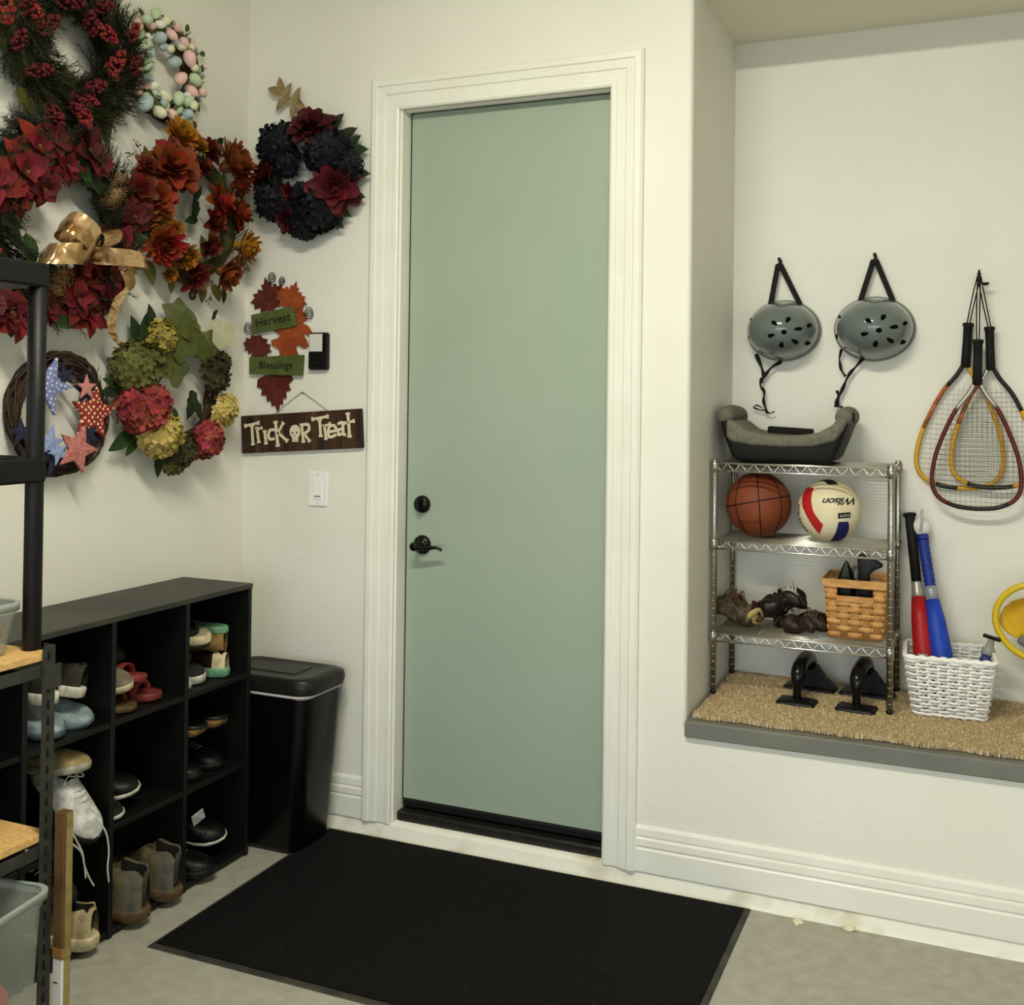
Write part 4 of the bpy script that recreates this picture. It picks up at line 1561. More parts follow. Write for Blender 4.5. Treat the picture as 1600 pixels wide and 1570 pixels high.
def shoe(name, label, M, upper, sole, L=.27, W=.098, hh=.085, sole_h=.026, style='sneaker', lace=None, group=None, toe=None, stripe=None, lining=None):
    """local: toe towards +X, up +Z, heel at x=0"""
    e = thing(name, label, 'sandal' if style == 'sandal' else ('boot' if style == 'boot' else 'shoe'), M=M, group=group)
    MAT[e.name] = M
    n = 18
    out = []
    for i in range(n + 1):
        t = i / n
        out.append((t * L, interp(WT, t) * W / 2))
    mb = MB()
    loop = [(x, w) for x, w in out] + [(x, -w) for x, w in out[::-1]]
    rows = []
    for (z, k) in ((0.0, .93), (.004, 1.0), (sole_h * .8, 1.03), (sole_h, .99)):
        rows.append([V((L / 2 + (x - L / 2) * (1 + (k - 1) * .5), y * k, z + .012 * max(0, x / L - .8) ** 1 * (1 if z < .01 else .6))) for (x, y) in loop])
    mb.grid(rows, cu=True)
    m2 = len(loop)
    mb.f.append(list(range(m2))[::-1])
    mb.f.append(list(range(3 * m2, 4 * m2)))
    mb.m += [0, 0]
    mb.s += [False, False]
    mb.obj('sole', sole, e)
    if style == 'sandal':
        for (t, h_, wd) in ((.70, .040, .030), (.55, .050, .022), (.16, .055, .016)):
            rows = []
            for k in range(11):
                a = pi * k / 10
                w = interp(WT, t) * W / 2 * 1.02
                rows.append([V((t * L - wd / 2 - .02 * sin(a) * (t < .3), w * cos(a), sole_h * .7 + h_ * sin(a) ** .8)), V((t * L + wd / 2 - .02 * sin(a) * (t < .3), w * cos(a), sole_h * .7 + h_ * .94 * sin(a) ** .8))])
            q = MB()
            q.grid(rows)
            o = q.obj('strap', upper, e)
            so = o.modifiers.new('thick', 'SOLIDIFY')
            so.thickness = .004
        return e
    if style == 'boot':
        ht = [(0, 1.0), (.06, 1.08), (.2, 1.05), (.36, 1.12), (.48, .95), (.6, .74), (.75, .60), (.88, .50), (.96, .36), (1, .12)]
        c0, c1 = .03, .40
    elif style == 'clog':
        ht = [(0, .55), (.06, .62), (.2, .58), (.38, .60), (.5, .74), (.62, .72), (.78, .58), (.9, .42), (.97, .26), (1, .08)]
        c0, c1 = .05, .52
    else:
        ht = [(0, .86), (.06, .98), (.18, .86), (.3, .84), (.40, 1.0), (.5, .88), (.62, .72), (.75, .55), (.88, .46), (.96, .32), (1, .08)]
        c0, c1 = .04, .40
    mb = MB()
    rows = []
    N = 26
    for i in range(N + 1):
        t = i / N
        w = interp(WT, t) * W / 2 * .96
        h_ = interp(ht, t) * hh
        x = t * L * .985 + .002
        row = []
        op = c0 < t < c1
        for j in range(15):
            a = pi * j / 14
            cy, sz = cos(a), sin(a)
            y = w * (abs(cy) ** .75) * (1 if cy > 0 else -1)
            z = sole_h - .004 + h_ * sz ** .62
            if op:
                k = abs(j - 7)
                if k <= 2:
                    z, y = sole_h + .006, y * .8
                elif k == 3:
                    z = sole_h - .004 + h_ * .97
                    y = w * .62 * (1 if cy > 0 else -1)
                elif k == 4:
                    z = sole_h - .004 + h_ * 1.0
                    y = w * .80 * (1 if cy > 0 else -1)
            row.append(V((x, y, z)))
        rows.append(row)
    o0 = len(mb.f)
    mb.grid(rows)
    for fi in range(len(mb.f)):
        i, j = divmod(fi, 14)
        t = (i + .5) / N
        if c0 < t < c1 and 4 <= j <= 9:
            mb.m[fi] = 1
        elif toe is not None and t > .80:
            mb.m[fi] = 2
        elif stripe is not None and .45 < t < .62 and (j < 4 or j > 9):
            mb.m[fi] = 2
        elif stripe is not None and t < .14:
            mb.m[fi] = 2
    o = mb.obj('upper', [upper, lining or inner_m, toe or stripe or upper], e, fix=False)
    if lace is not None:
        q = MB()
        for k in range(5):
            t = .43 + k * .055
            w = interp(WT, t) * W / 2 * .42
            z = sole_h - .004 + interp(ht, t) * hh + .002
            q.tube([(t * L, -w, z - .006), (t * L + .004, 0, z + .002), (t * L, w, z - .006)], .0022, 5)
        q.tube(catmull([(.42 * L, 0, sole_h + hh * .98), (.40 * L, .02, sole_h + hh * 1.05), (.44 * L, .035, sole_h + hh * .9), (.43 * L, .01, sole_h + hh * .98)], 4), .002, 5)
        q.tube(catmull([(.42 * L, 0, sole_h + hh * .98), (.40 * L, -.02, sole_h + hh * 1.05), (.44 * L, -.036, sole_h + hh * .88), (.43 * L, -.01, sole_h + hh * .98)], 4), .002, 5)
        q.obj('laces', lace, e)
    return e


def sm(nm, c, rough=.6, **k):
    k.setdefault('bump', .35)
    k.setdefault('bs', 150)
    k.setdefault('c2', tuple(int(q * .8) for q in c))
    k.setdefault('ns', 35)
    return mat(nm, c, rough, **k)


def place(y, z, x_front, L=.27, toe_out=True, yaw=0.0, flip=False, roll=0.0, pitch=0.0, H_=.11):
    """toe_out: toe end is at x_front; otherwise the heel is. flip: lying upside down (z is still the lowest point)"""
    if toe_out:
        base = T(x_front - L, 0, 0)
    else:
        base = T(x_front, 0, 0) @ Rm(pi, 'Z')
    Mx = T(0, y, z) @ T(x_front, 0, 0) @ Rm(yaw, 'Z') @ T(-x_front, 0, 0)
    F = Matrix()
    if flip:
        F = T(0, 0, H_) @ T(x_front - L / 2, 0, 0) @ Rm(pi, 'X') @ T(-(x_front - L / 2), 0, 0)
    P_ = T(x_front - L / 2, 0, .03) @ Rm(roll, 'X') @ Rm(pitch, 'Y') @ T(-(x_front - L / 2), 0, -.03)
    return Mx @ P_ @ F @ base


olive_d = sm('dark olive canvas', (44, 42, 30), .8)
wsole = sm('off white sole', (214, 210, 192), .5)
csole = sm('cream sole', (206, 190, 152), .55)
lt_blue = sm('pale blue grey leather', (140, 156, 160), .4)
grey_s = sm('grey teal sole', (70, 88, 92), .5)
charc = sm('charcoal mesh', (30, 31, 32), .8)
blk = sm('black leather', (6, 6, 7), .45)
blk_s = sm('black sole', (7, 7, 7), .6)
red_sn = sm('coral red fabric', (150, 58, 50), .7)
org_sn = sm('orange red straps', (156, 62, 34), .6)
taupe = sm('taupe mesh', (120, 112, 92), .8)
tan_m = sm('tan suede', (150, 116, 66), .8)
mint = sm('mint green rubber', (116, 168, 130), .5)
hike = sm('olive grey nubuck', (98, 90, 64), .85, c2=(78, 72, 52), ns=40)
hike_t = sm('grey rubber rand', (92, 90, 78), .7)
gum = sm('brown gum sole', (94, 74, 46), .6)
wht_l = sm('white leather', (214, 214, 208), .45)
dbrn = sm('dark brown leather', (40, 28, 20), .55)

Y1, Y2, Y3 = -.473, -.770, -1.068           # cubby centres (front to back of the photo: right to left)
Z3, Z2, Z1 = .611, .316, .023
# top right cubby
shoe('sneaker', 'mint green soled tan sneaker, upper of the stacked pair in top right cubby', place(-.402, Z3 + .068, .262, .26, False, .10, True, H_=.10), tan_m, mint, .26, .085, .07, .024)
shoe('sneaker', 'mint green soled dark sneaker, lower of the stacked pair in top right cubby', place(-.400, Z3 + .001, .268, .26, False, .08), dbrn, mint, .26, .085, .058, .03, stripe=csole)
shoe('slip_on_shoe', 'dark slip-on with cream sole lying upside down in top right cubby', place(-.500, Z3 + .072, .275, .27, True, -.12, True, .15, H_=.09), olive_d, csole, .27, .098, .062, .028)
shoe('slip_on_shoe', 'dark slip-on with white sole standing below the upside-down one, top right cubby', place(-.507, Z3 + .001, .255, .25, True, -.10, False, .12), charc, wsole, .25, .090, .062, .028)
shoe('sneaker', 'white sneaker with its toe out, far left of the top right cubby', place(-.580, Z3 + .001, .270, .25, True, .02), wht_l, wsole, .25, .070, .075, .022, toe=wht_l)
shoe('flip_flop', 'black sandal lying across the pile in top right cubby', place(-.535, Z3 + .158, .24, .25, True, -.35, H_=.06), blk, charc, .25, .09, .05, .016, style='sandal')
# top middle cubby
shoe('sneaker', 'taupe sneaker with pale toe rim, left in top middle cubby', place(-.845, Z3 + .066, .285, .26, True, .12, False, .25), taupe, csole, .26, .088, .072, .022, toe=taupe)
shoe('sandal', 'coral red sandal, upper right of the pile in top middle cubby', place(-.760, Z3 + .070, .262, .24, True, .25, False, -.1), red_sn, sm('coral sole', (140, 56, 50)), .24, .085, .05, .022, style='sandal')
shoe('sandal', 'coral red sandal, lower right of the pile in top middle cubby', place(-.705, Z3 + .002, .268, .24, True, .20), red_sn, sm('dark coral sole', (120, 48, 46)), .24, .085, .05, .024, style='sandal')
shoe('sandal', 'orange red strappy sandal with white buckle, bottom of top middle cubby', place(-.830, Z3 + .001, .285, .25, True, .10), org_sn, gum, .25, .092, .052, .02, style='sandal')
shoe('dark_shoe', 'dark shoe at the back of the top middle cubby pile', place(-.785, Z3 + .130, .20, .19, True, .3), charc, blk_s, .19, .075, .06, .018, lace=sm('grey laces', (96, 94, 98)))
# top left cubby
shoe('slip_on_shoe', 'olive canvas slip-on with thick white sole, upper right in top left cubby', place(-1.000, Z3 + .098, .270, .26, False, .22, False, -.2, .10), olive_d, wsole, .26, .094, .070, .03)
shoe('leather_shoe', 'shiny pale blue grey shoe, lower right in top left cubby', place(-.985, Z3 + .002, .278, .26, True, .10, False, .32), lt_blue, grey_s, .26, .092, .070, .016)
shoe('leather_shoe', 'shiny pale blue grey shoe, lower left in top left cubby', place(-1.095, Z3 + .002, .290, .26, True, .02), lt_blue, grey_s, .26, .092, .078, .02)
shoe('slip_on_shoe', 'olive canvas slip-on with thick white sole, upper left in top left cubby', place(-1.120, Z3 + .100, .290, .26, False, -.04), olive_d, wsole, .26, .094, .068, .032)
# middle right cubby
for (k, y, x, lab) in ((0, -.525, .285, 'left'), (1, -.415, .280, 'right')):
    shoe('moccasin', 'dark moccasin with tan suede trim, %s of the upside-down pair in middle right cubby' % lab, place(y, Z2 + .088, x, .26, True, .04, True, H_=.09), tan_m, blk, .26, .098, .078, .012)
    shoe('work_boot', 'black lace-up boot under the tan moccasin, %s in middle right cubby' % lab, place(y - .01, Z2 + .001, x - .01, .27, True, .0), blk, blk_s, .27, .098, .062, .02, lace=sm('grey boot laces %d' % k, (88, 86, 80)))
# middle middle cubby
shoe('canvas_shoe', 'black canvas shoe with white rim, upper of the pair in middle cubby', place(-.790, Z2 + .048, .270, .26, True, .42, False, .35), blk, wsole, .26, .092, .065, .016)
shoe('canvas_shoe', 'black canvas shoe with white rim, lower left in middle cubby', place(-.872, Z2 + .004, .288, .26, True, .22, False, .2), blk, wsole, .26, .088, .055, .015)
# middle left cubby
shoe('clog', 'cream lined clog lying on top of the pile in middle left cubby', place(-.998, Z2 + .168, .285, .25, True, .12, False, 0, -.10), sm('tan clog leather', (176, 156, 104), .6), sm('pale clog sole', (176, 172, 152), .6), .25, .098, .055, .022, style='clog', lining=sm('cream fleece lining', (206, 186, 132), .8))
ws = shoe('sneaker', 'white running shoe with laces hanging down, middle left cubby', place(-.992, Z2 + .050, .345, .27, True, .05, False, 0, .60), wht_l, charc, .27, .104, .085, .024, lace=lace_m)
shoe('sneaker', 'dark grey shoe with white toe, left in the middle left cubby', place(-1.150, Z2 + .002, .300, .27, True, .0), charc, blk_s, .27, .085, .075, .02, toe=wht_l)
# bottom cubbies
shoe('hiking_boot', 'olive grey hiking boot with heel facing out, left of the pair in bottom middle cubby', place(-.832, Z1 + .001, .345, .29, False, .06), hike, gum, .29, .122, .110, .034, style='boot', stripe=hike_t)
shoe('hiking_boot', 'olive grey hiking boot with heel facing out, right of the pair in bottom middle cubby', place(-.697, Z1 + .001, .340, .29, False, -.02), hike, gum, .29, .122, .110, .034, style='boot', stripe=hike_t)
shoe('sneaker', 'black sneaker with white rim, upper right in bottom right cubby', place(-.415, Z1 + .060, .28, .27, True, .25, False, .3), blk, wsole, .27, .098, .080, .014)
shoe('sneaker', 'black sneaker with a thin grey lace, front of bottom right cubby', place(-.520, Z1 + .001, .33, .28, True, .30), blk, blk_s, .28, .10, .072, .022, lace=sm('thin grey lace', (110, 112, 104)))
b = MB()
b.box((0, 0, 0), (.004, .046, .036), .002)
o = b.obj('paper_tag', sm('pale card tag', (168, 172, 166), .6), None, T(.282, -.545, .205) @ Rm(.35, 'X') @ Rm(-.2, 'Z'))
tag(o, 'small pale card tag hanging in the bottom right cubby', 'tag')
shoe('sneaker', 'khaki grey sneaker with cream sole, heel facing out in bottom left cubby', place(-1.010, Z1 + .001, .335, .28, False, .10), sm('khaki mesh', (138, 132, 100), .8), csole, .28, .105, .085, .036, stripe=sm('cream heel', (176, 160, 120), .6))
shoe('sneaker', 'dark brown sneaker with white laces, above the khaki one in bottom left cubby', place(-1.04, Z1 + .125, .29, .26, True, .1), dbrn, blk_s, .26, .096, .070, .02, lace=lace_m)
# hanging laces of the white running shoe
p0 = V((.33, -1.02, .40))
mb = MB()
mb.tube(catmull([atx(155, 1283, .345), atx(166, 1302, .352), atx(170, 1330, .352), atx(168, 1355, .35), atx(170, 1378, .348)], 5), .0024, 5)
mb.tube(catmull([atx(112, 1300, .36), atx(128, 1330, .358), atx(132, 1352, .355), atx(140, 1372, .352), atx(147, 1384, .35)], 5), .0024, 5)
mb.tube(catmull([atx(112, 1318, .36), atx(126, 1330, .357), atx(131, 1348, .353), atx(134, 1372, .35)], 5), .0024, 5)
mb.obj('hanging_lace', lace_m, ws, MAT[ws.name].inverted())
# ------------------------------------------------------------------ the niche: carpet, wire shelf and sports things
carp = mat('beige carpet yarn', (198, 178, 142), .95, isl=0.22, hue=0.012, spec=0.1)
CT = LZ + 0.014                                  # carpet backing top
e = thing('carpet_remnant', 'tan carpet remnant lying on the grey ledge of the niche', 'carpet', ((NX + NR) / 2, 0.305, LZ))
cw, cy0, cy1 = NR - NX - .03, 0.03, ND - .012
b = MB()
b.box((0, (cy0 + cy1) / 2 - .305, .007), (cw, cy1 - cy0, .012), .003)
b.obj('backing', mat('carpet backing', (172, 152, 116), .95), e)
b = MB()
rn = random.Random(3)
x = 0
for k in range(46000):
    fx = rn.random() ** 1.0
    px_ = -cw / 2 + fx * cw
    if px_ > .35 and rn.random() < .75:
        continue
    py_ = rn.uniform(cy0 - .012 + .006 * sin(px_ * 30), cy1) - .305
    h_ = rn.uniform(.007, .0115)
    a = rn.uniform(0, 6.28)
    l_ = rn.uniform(.001, .004)
    w_ = .0026
    dx, dy = cos(a), sin(a)
    b.add([(px_ - dy * w_, py_ + dx * w_, .009 if py_ > cy0 - .305 else .003), (px_ + dy * w_, py_ - dx * w_, .009 if py_ > cy0 - .305 else .003), (px_ + dx * l_ + dy * w_ * .6, py_ + dy * l_ - dx * w_ * .6, .006 + h_), (px_ + dx * l_ - dy * w_ * .6, py_ + dy * l_ + dx * w_ * .6, .006 + h_)], [(0, 1, 2, 3)], 0, None, False)
o = b.obj('carpet_pile', carp, e, fix=False)
o['kind'] = 'stuff'
CZ = LZ + 0.0165

chrome = mat('chrome wire', (216, 214, 206), .27, metal=1.0)
chrome_d = mat('chrome post', (168, 166, 158), .28, metal=1.0)
SX0, SX1, SY0, SY1 = 1.733, 2.302, 0.275, 0.565
e = thing('wire_shelf', 'chrome wire shelf unit with three shelves, on the tan carpet', 'shelf unit', (SX0, SY0, CZ))
sw, sd = SX1 - SX0, SY1 - SY0
for (lx, ly) in ((0, 0), (sw, 0), (0, sd), (sw, sd)):
    b = MB()
    prof = [(.009, 0), (.0105, .003), (.0105, .010), (.004, .012), (.004, .016)]
    b.lathe(prof, 12, M=T(lx, ly, 0), mi=0)
    b.lathe([(.0108, .016), (.0108, .782), (.009, .785)], 14, M=T(lx, ly, 0), mi=1)
    # rings cut every inch
    for k in range(30):
        b.lathe([(.0109, .03 + k * .0254), (.0113, .032 + k * .0254), (.0109, .034 + k * .0254)], 10, M=T(lx, ly, 0), mi=1)
    b.obj('post', [BLACK, chrome_d], e)
for zt in (1.331, 1.070, 0.760):
    z = zt - CZ
    sh = bpy.data.objects.new('shelf', None)
    COL.objects.link(sh)
    sh.parent = e
    sh.location = (0, 0, z)
    b = MB()
    for (za, r_) in ((0, .0032), (-.026, .0032)):
        for (p0, p1) in (((0, 0), (sw, 0)), ((sw, 0), (sw, sd)), ((sw, sd), (0, sd)), ((0, sd), (0, 0))):
            b.tube([(p0[0], p0[1], za), (p1[0], p1[1], za)], r_, 8)
    b.obj('rim_wire', chrome, sh)
    b = MB()
    n = 13
    for ly in (0, sd):
        b.tube([(sw * i / (2 * n), ly, 0 if i % 2 == 0 else -.026) for i in range(2 * n + 1)], .0016, 5)
    for lx in (0, sw):
        b.tube([(lx, sd * i / 12, 0 if i % 2 == 0 else -.026) for i in range(13)], .0016, 5)
    b.obj('zigzag_wire', chrome, sh)
    b = MB()
    m_ = 20
    for i in range(1, m_):
        ly = sd * i / m_
        b.tube([(0.002, ly, .002), (sw - .002, ly, .002)], .0016, 5)
    for lx in (sw * .25, sw * .5, sw * .75):
        b.tube([(lx, 0, -.001), (lx, sd, -.001)], .0025, 6)
    b.obj('deck_wire', chrome, sh)
    for (lx, ly) in ((0, 0), (sw, 0), (0, sd), (sw, sd)):
        b = MB()
        b.lathe([(.0118, -.030), (.0145, -.029), (.0135, .004), (.0118, .005)], 14, M=T(lx, ly, 0))
        b.obj('corner_sleeve', chrome_d, sh)

# booster seat
seat_g = mat('grey booster fabric', (98, 96, 82), .85, c2=(110, 107, 92), ns=60, bump=0.3, bs=220)
e = thing('booster_seat', 'grey and black child booster seat on top of the wire shelf', 'booster seat', (1.953, 0.415, 1.3375))
b = MB()
P_ = [(-.150, 0), (.150, 0), (.170, .02), (.196, .085), (.216, .138), (.176, .138), (.150, .10), (.10, .075), (0, .066), (-.10, .075), (-.150, .10), (-.176, .138), (-.212, .138), (-.196, .085), (-.170, .02)]
b.prism(P_, .25, M=T(0, .125, 0) @ Rm(pi / 2, 'X'))
bevel(b.obj('base', mat('black booster shell', (6, 6, 6), .6, spec=.25), e), .016, 3)
b = MB()
Q_ = [(-.186, .085), (-.172, .066), (-.10, .056), (0, .052), (.10, .056), (.172, .075), (.20, .115), (.214, .150), (.19, .162), (.162, .128), (.12, .104), (.06, .093), (0, .090), (-.06, .093), (-.12, .106), (-.155, .132), (-.185, .145)]
b.prism(Q_, .268, M=T(0, .132, 0) @ Rm(pi / 2, 'X'))
bevel(b.obj('cushion', seat_g, e), .014, 3)
for sx in (-1, 1):
    b = MB()
    path = [(sx * .196, -.10, .154), (sx * .198, -.02, .160), (sx * .196, .08, .158), (sx * .192, .13, .150)]
    b.tube(catmull(path, 5), [.022] + [.030] * 13 + [.026] * 2, 14, flat=1.0)
    b.ball((sx * .196, -.10, .154), (.0285, .020, .0285), 14, 8)
    b.ball((sx * .192, .13, .150), (.026, .02, .026), 14, 8)
    ar = b.obj('armrest', seat_g, e)
    if sx > 0:
        b = MB()
        b.lathe([(.017, 0), (.017, .004), (.013, .005), (.013, .001), (0, .001)], 14, M=T(.2235, -.085, .156) @ Rm(pi / 2, 'Y'))
        b.obj('cup_hole', dark_m, ar)
b = MB()
b.box((.0, .02, .104), (.150, .05, .022), .003, M=Rm(.05, 'Y'))
b.box((.090, .025, .094), (.045, .035, .010), .002, M=Rm(.18, 'Y'))
b.obj('belt_guide', mat('black webbing', (10, 10, 10), .8), e)
b = text_mb('harmony', .020, .0004, T(-.005, -.1325, .069) @ Rm(pi / 2, 'X'), shear=.25)
b.obj('logo', mat('dark olive print', (46, 46, 34), .7), e)

# basketball
bk = mat('worn basketball leather', (132, 66, 34), .55, c2=(108, 48, 26), ns=7, bump=0.5, bs=260, lo=.3, hi=.7)
RB = .112
Mb = T(1.852, .425, 1.0725 + RB)


def camframe(c):
    z = (CAM_P - V(c)).normalized()
    x = V((0, 0, 1)).cross(z).normalized()
    y = z.cross(x)
    return Matrix(((x.x, y.x, z.x, c[0]), (x.y, y.y, z.y, c[1]), (x.z, y.z, z.z, c[2]), (0, 0, 0, 1)))


Mb = camframe((1.852, .425, 1.0725 + RB)) @ Rm(.10, 'Z')
e = thing('basketball', 'worn brown basketball, left on the middle wire shelf', 'ball', M=Mb)
b = MB()
b.ball((0, 0, 0), RB, 40, 28)
b.obj('ball_skin', bk, e)
b = MB()


def ringc(f, n=64):
    return [V(f(2 * pi * i / n)).normalized() * (RB + .0002) for i in range(n)]


b.tube(ringc(lambda t: (cos(t) * .02 + .02 * sin(t), cos(t), sin(t))), .0020, 6, closed=True)
b.tube(ringc(lambda t: (cos(t), .10 + .10 * cos(t), sin(t))), .0020, 6, closed=True)
for s_ in (-1, 1):
    b.tube(ringc(lambda t: (s_ * (.66 - .26 * cos(2 * t)), cos(t), sin(t))), .0020, 6, closed=True)
b.obj('seam', mat('black rubber seam', (20, 14, 11), .6), e)
b = text_mb('OFFICIAL', .020, .0002, None, warp=lambda v: V((v.x - .035, v.y - .058, sqrt(max(1e-6, RB * RB - (v.x - .035) ** 2 - (v.y - .058) ** 2)))).normalized() * (RB + .0006))
b.obj('print', mat('faded dark print', (84, 42, 24), .6), e)

# volleyball
RV = .1045
cv = (2.094, .40, 1.0725 + RV)
e = thing('volleyball', 'white volleyball with red and navy panels, right on the middle wire shelf', 'ball', M=camframe(cv))
b = MB()
b.ball((0, 0, 0), RV, 40, 28)
b.obj('ball_skin', mat('cream volleyball leather', (222, 212, 180), .45, c2=(214, 200, 164), ns=8, bump=.15, bs=200), e)


def on_v(x, y, dr=.0006):
    a, c = (x - 866) / 650, -(y - 727) / 650
    q = a * a + c * c
    if q > .985:
        k = sqrt(.985 / q)
        a, c = a * k, c * k
    return V((a, c, sqrt(1 - a * a - c * c))) * (RV + dr)


def panel(name, left, right, m):
    b = MB()
    A = catmull([(x, y, 0) for x, y in left], 5)
    C = catmull([(x, y, 0) for x, y in right], 5)
    n = min(len(A), len(C))
    rows = []
    for i in range(n):
        p, q = A[int(i * (len(A) - 1) / (n - 1))], C[int(i * (len(C) - 1) / (n - 1))]
        rows.append([on_v(*(p.lerp(q, k / 8)).xy) for k in range(9)])
    b.grid(rows)
    b.obj(name, m, e, fix=False)


panel('red_panel', [(405, 250), (335, 420), (325, 600), (350, 700), (450, 900), (560, 1070), (680, 1215)], [(555, 270), (512, 450), (520, 600), (560, 760), (640, 880), (700, 960), (752, 1012)], mat('red panel', (178, 32, 34), .4))
panel('navy_panel', [(1048, 945), (1030, 1050), (990, 1180), (930, 1290), (880, 1352)], [(1242, 930), (1262, 1040), (1240, 1150), (1180, 1260), (1080, 1342)], mat('navy panel', (24, 26, 84), .4))
panel('black_panel', [(640, 98), (780, 82), (930, 92), (1052, 180)], [(690, 118), (760, 126), (830, 180), (870, 196)], mat('black panel', (14, 14, 18), .4))
ink = mat('black ball print', (14, 13, 12), .5)
b = text_mb('Wilson', 250, 0, None, shear=.35, space=.92, bold=5, warp=lambda v: on_v(1080 - v.x * .98 - .0 * v.y, 525 + v.y * .78 + v.x * .05, .0011))
b.obj('wordmark', ink, e, fix=False)
b = MB()
rows = [[on_v(1040 + (x / 6) * 245, 768 - 30 * x / 6 + y * 112 / 4, .0008) for x in range(7)] for y in range(5)]
b.grid(rows)
b.obj('print_box', ink, e, fix=False)
b = text_mb('AVP', 95, 0, None, shear=.2, warp=lambda v: on_v(1210 - v.x * .8, 805 + v.y * .75, .0013))
b.obj('print_mark', mat('pale print', (214, 206, 176), .5), e, fix=False)
b = text_mb('K', 95, 0, None, warp=lambda v: on_v(1098 - v.x * .9, 818 + v.y * .8, .0013))
b.obj('print_mark', mat('pale print', (214, 206, 176), .5), e, fix=False)


def edge_w(v):
    t = (v.x + 260) / 520
    a = radians(168 + 58 * t)
    r_ = 1.0 - (.055 + v.y / 1500)
    return V((cos(a) * r_, sin(a) * r_, sqrt(max(0, 1 - r_ * r_)))) * (RV + .001)


b = text_mb('WILSON', 135, 0, None, space=1.0, bold=3, warp=edge_w)
b.obj('side_wordmark', ink, e, fix=False)

# baseball gloves on the low shelf
def glove(name, label, M, m, pad, lace_c, seed=0, web=True):
    e = thing(name, label, 'baseball glove', M=M)
    rn = random.Random(seed)
    b = MB()
    b.ball((0, 0, .030), (.080, .070, .030), 20, 12)
    for i, q in enumerate(b.v):
        k = 1 + .4 * noise.noise(q * 26 + V((seed, 0, 0)))
        b.v[i] = V((q.x * k, q.y * k, max(.001, q.z * (1 + .3 * noise.noise(q * 18 + V((0, seed, 0)))))))
    for j in range(4):
        a = radians(-42 + j * 26)
        p0 = V((.045 * cos(a), .055 * sin(a), .028))
        p1 = V((.10 * cos(a), .085 * sin(a), .044 + .008 * rn.random()))
        p2 = V((.148 * cos(a * .9), .115 * sin(a), .030 + .014 * rn.random()))
        P = catmull([p0, p1, p2], 5)
        b.tube(P, [.019 + .004 * sin(pi * i / (len(P) - 1)) for i in range(len(P))], 10)
        b.ball(p2, .019, 10, 6)
    P = catmull([V((.0, .05, .03)), V((.045, .105, .045)), V((.105, .115, .040))], 5)
    b.tube(P, .020, 10)
    b.ball(P[-1], .020, 10, 6)
    b.obj('glove_shell', m, e)
    b = MB()
    b.tube(catmull([(-.075, -.045, .03), (-.085, .0, .048), (-.07, .05, .034), (-.055, .0, .022)], 6, True), .0085, 8, closed=True)
    b.obj('wrist_pad', pad, e)
    b = MB()
    b.ball((-.071, 0, .033), (.008, .040, .020), 12, 8)
    b.obj('lining', pad, e)
    b = MB()
    for k in range(5):
        x = .065 + k * .013
        b.tube(catmull([(x, -.075 + .01 * k, .050), (x + .006, -.03, .074), (x, .02, .070), (x + .004, .075, .060)], 4), .0045, 6)
    for k in range(4):
        y = -.05 + k * .033
        b.tube(catmull([(.055, y, .058), (.09, y, .074), (.13, y * .9, .054)], 4), .0032, 6)
    for k in range(5):
        a = rn.uniform(0, 6.28)
        p = V((rn.uniform(-.03, .12), rn.uniform(-.05, .06), .065))
        b.tube(catmull([p, p + V((.02 * cos(a), .02 * sin(a), .022)), p + V((.045 * cos(a), .045 * sin(a), .004))], 4), .0020, 5)
    b.obj('lacing', lace_c, e)
    return e


dk = mat('dark glove leather', (18, 12, 11), .4, c2=(40, 27, 24), ns=45, bump=.9, bs=45)
br = mat('brown glove leather', (54, 37, 28), .45, c2=(26, 18, 14), ns=45, bump=.9, bs=45)
tn = mat('taupe glove leather', (92, 76, 54), .6, c2=(46, 37, 28), ns=40, bump=.9, bs=45)
wl = mat('pale lacing', (186, 180, 170), .5)
dl = mat('dark lacing', (30, 24, 22), .45)
SH = .7635
glove('baseball_glove', 'taupe baseball glove with tan lining, leftmost on the low wire shelf', T(1.812, .395, SH) @ Rm(2.6, 'Z') @ Rm(.14, 'X') @ Sc(.72, .74, 1.35), tn, mat('tan glove lining', (176, 152, 92), .7), mat('brown lacing', (84, 62, 44), .5), 1)
glove('baseball_glove', 'black baseball glove with white lacing, propped on the pile on the low wire shelf', T(1.915, .41, SH + .038) @ Rm(.2, 'Z') @ Rm(-.22, 'Y') @ Sc(.72, .80, 1.25), dk, mat('maroon wrist band', (54, 18, 22), .6), wl, 2)
glove('baseball_glove', 'dark brown baseball glove lying flat beside the wooden basket', T(1.985, .365, SH) @ Rm(-.15, 'Z') @ Sc(.70, .80, 1.05), br, dl, mat('brown lace', (74, 54, 42), .4), 3)

# wooden splint basket
slat = mat('honey wood splint', (204, 154, 92), .55, c2=(184, 132, 74), ns=6, stretch=(3, 3, 12), isl=.08)
BX, BY, BW, BD, BH_ = 2.187, .43, .196, .185, .195
e = thing('splint_basket', 'honey coloured woven wood basket on the low wire shelf', 'basket', (BX, BY, SH + .001))
rows_n, cols_n = 8, 5


def side_pt(side, u, h):
    k = .86 + .14 * h / BH_
    hx, hy = BW / 2 * k, BD / 2 * k
    return {0: V((u * hx, -hy, h)), 1: V((hx, u * hy, h)), 2: V((-u * hx, hy, h)), 3: V((-hx, -u * hy, h))}[side]


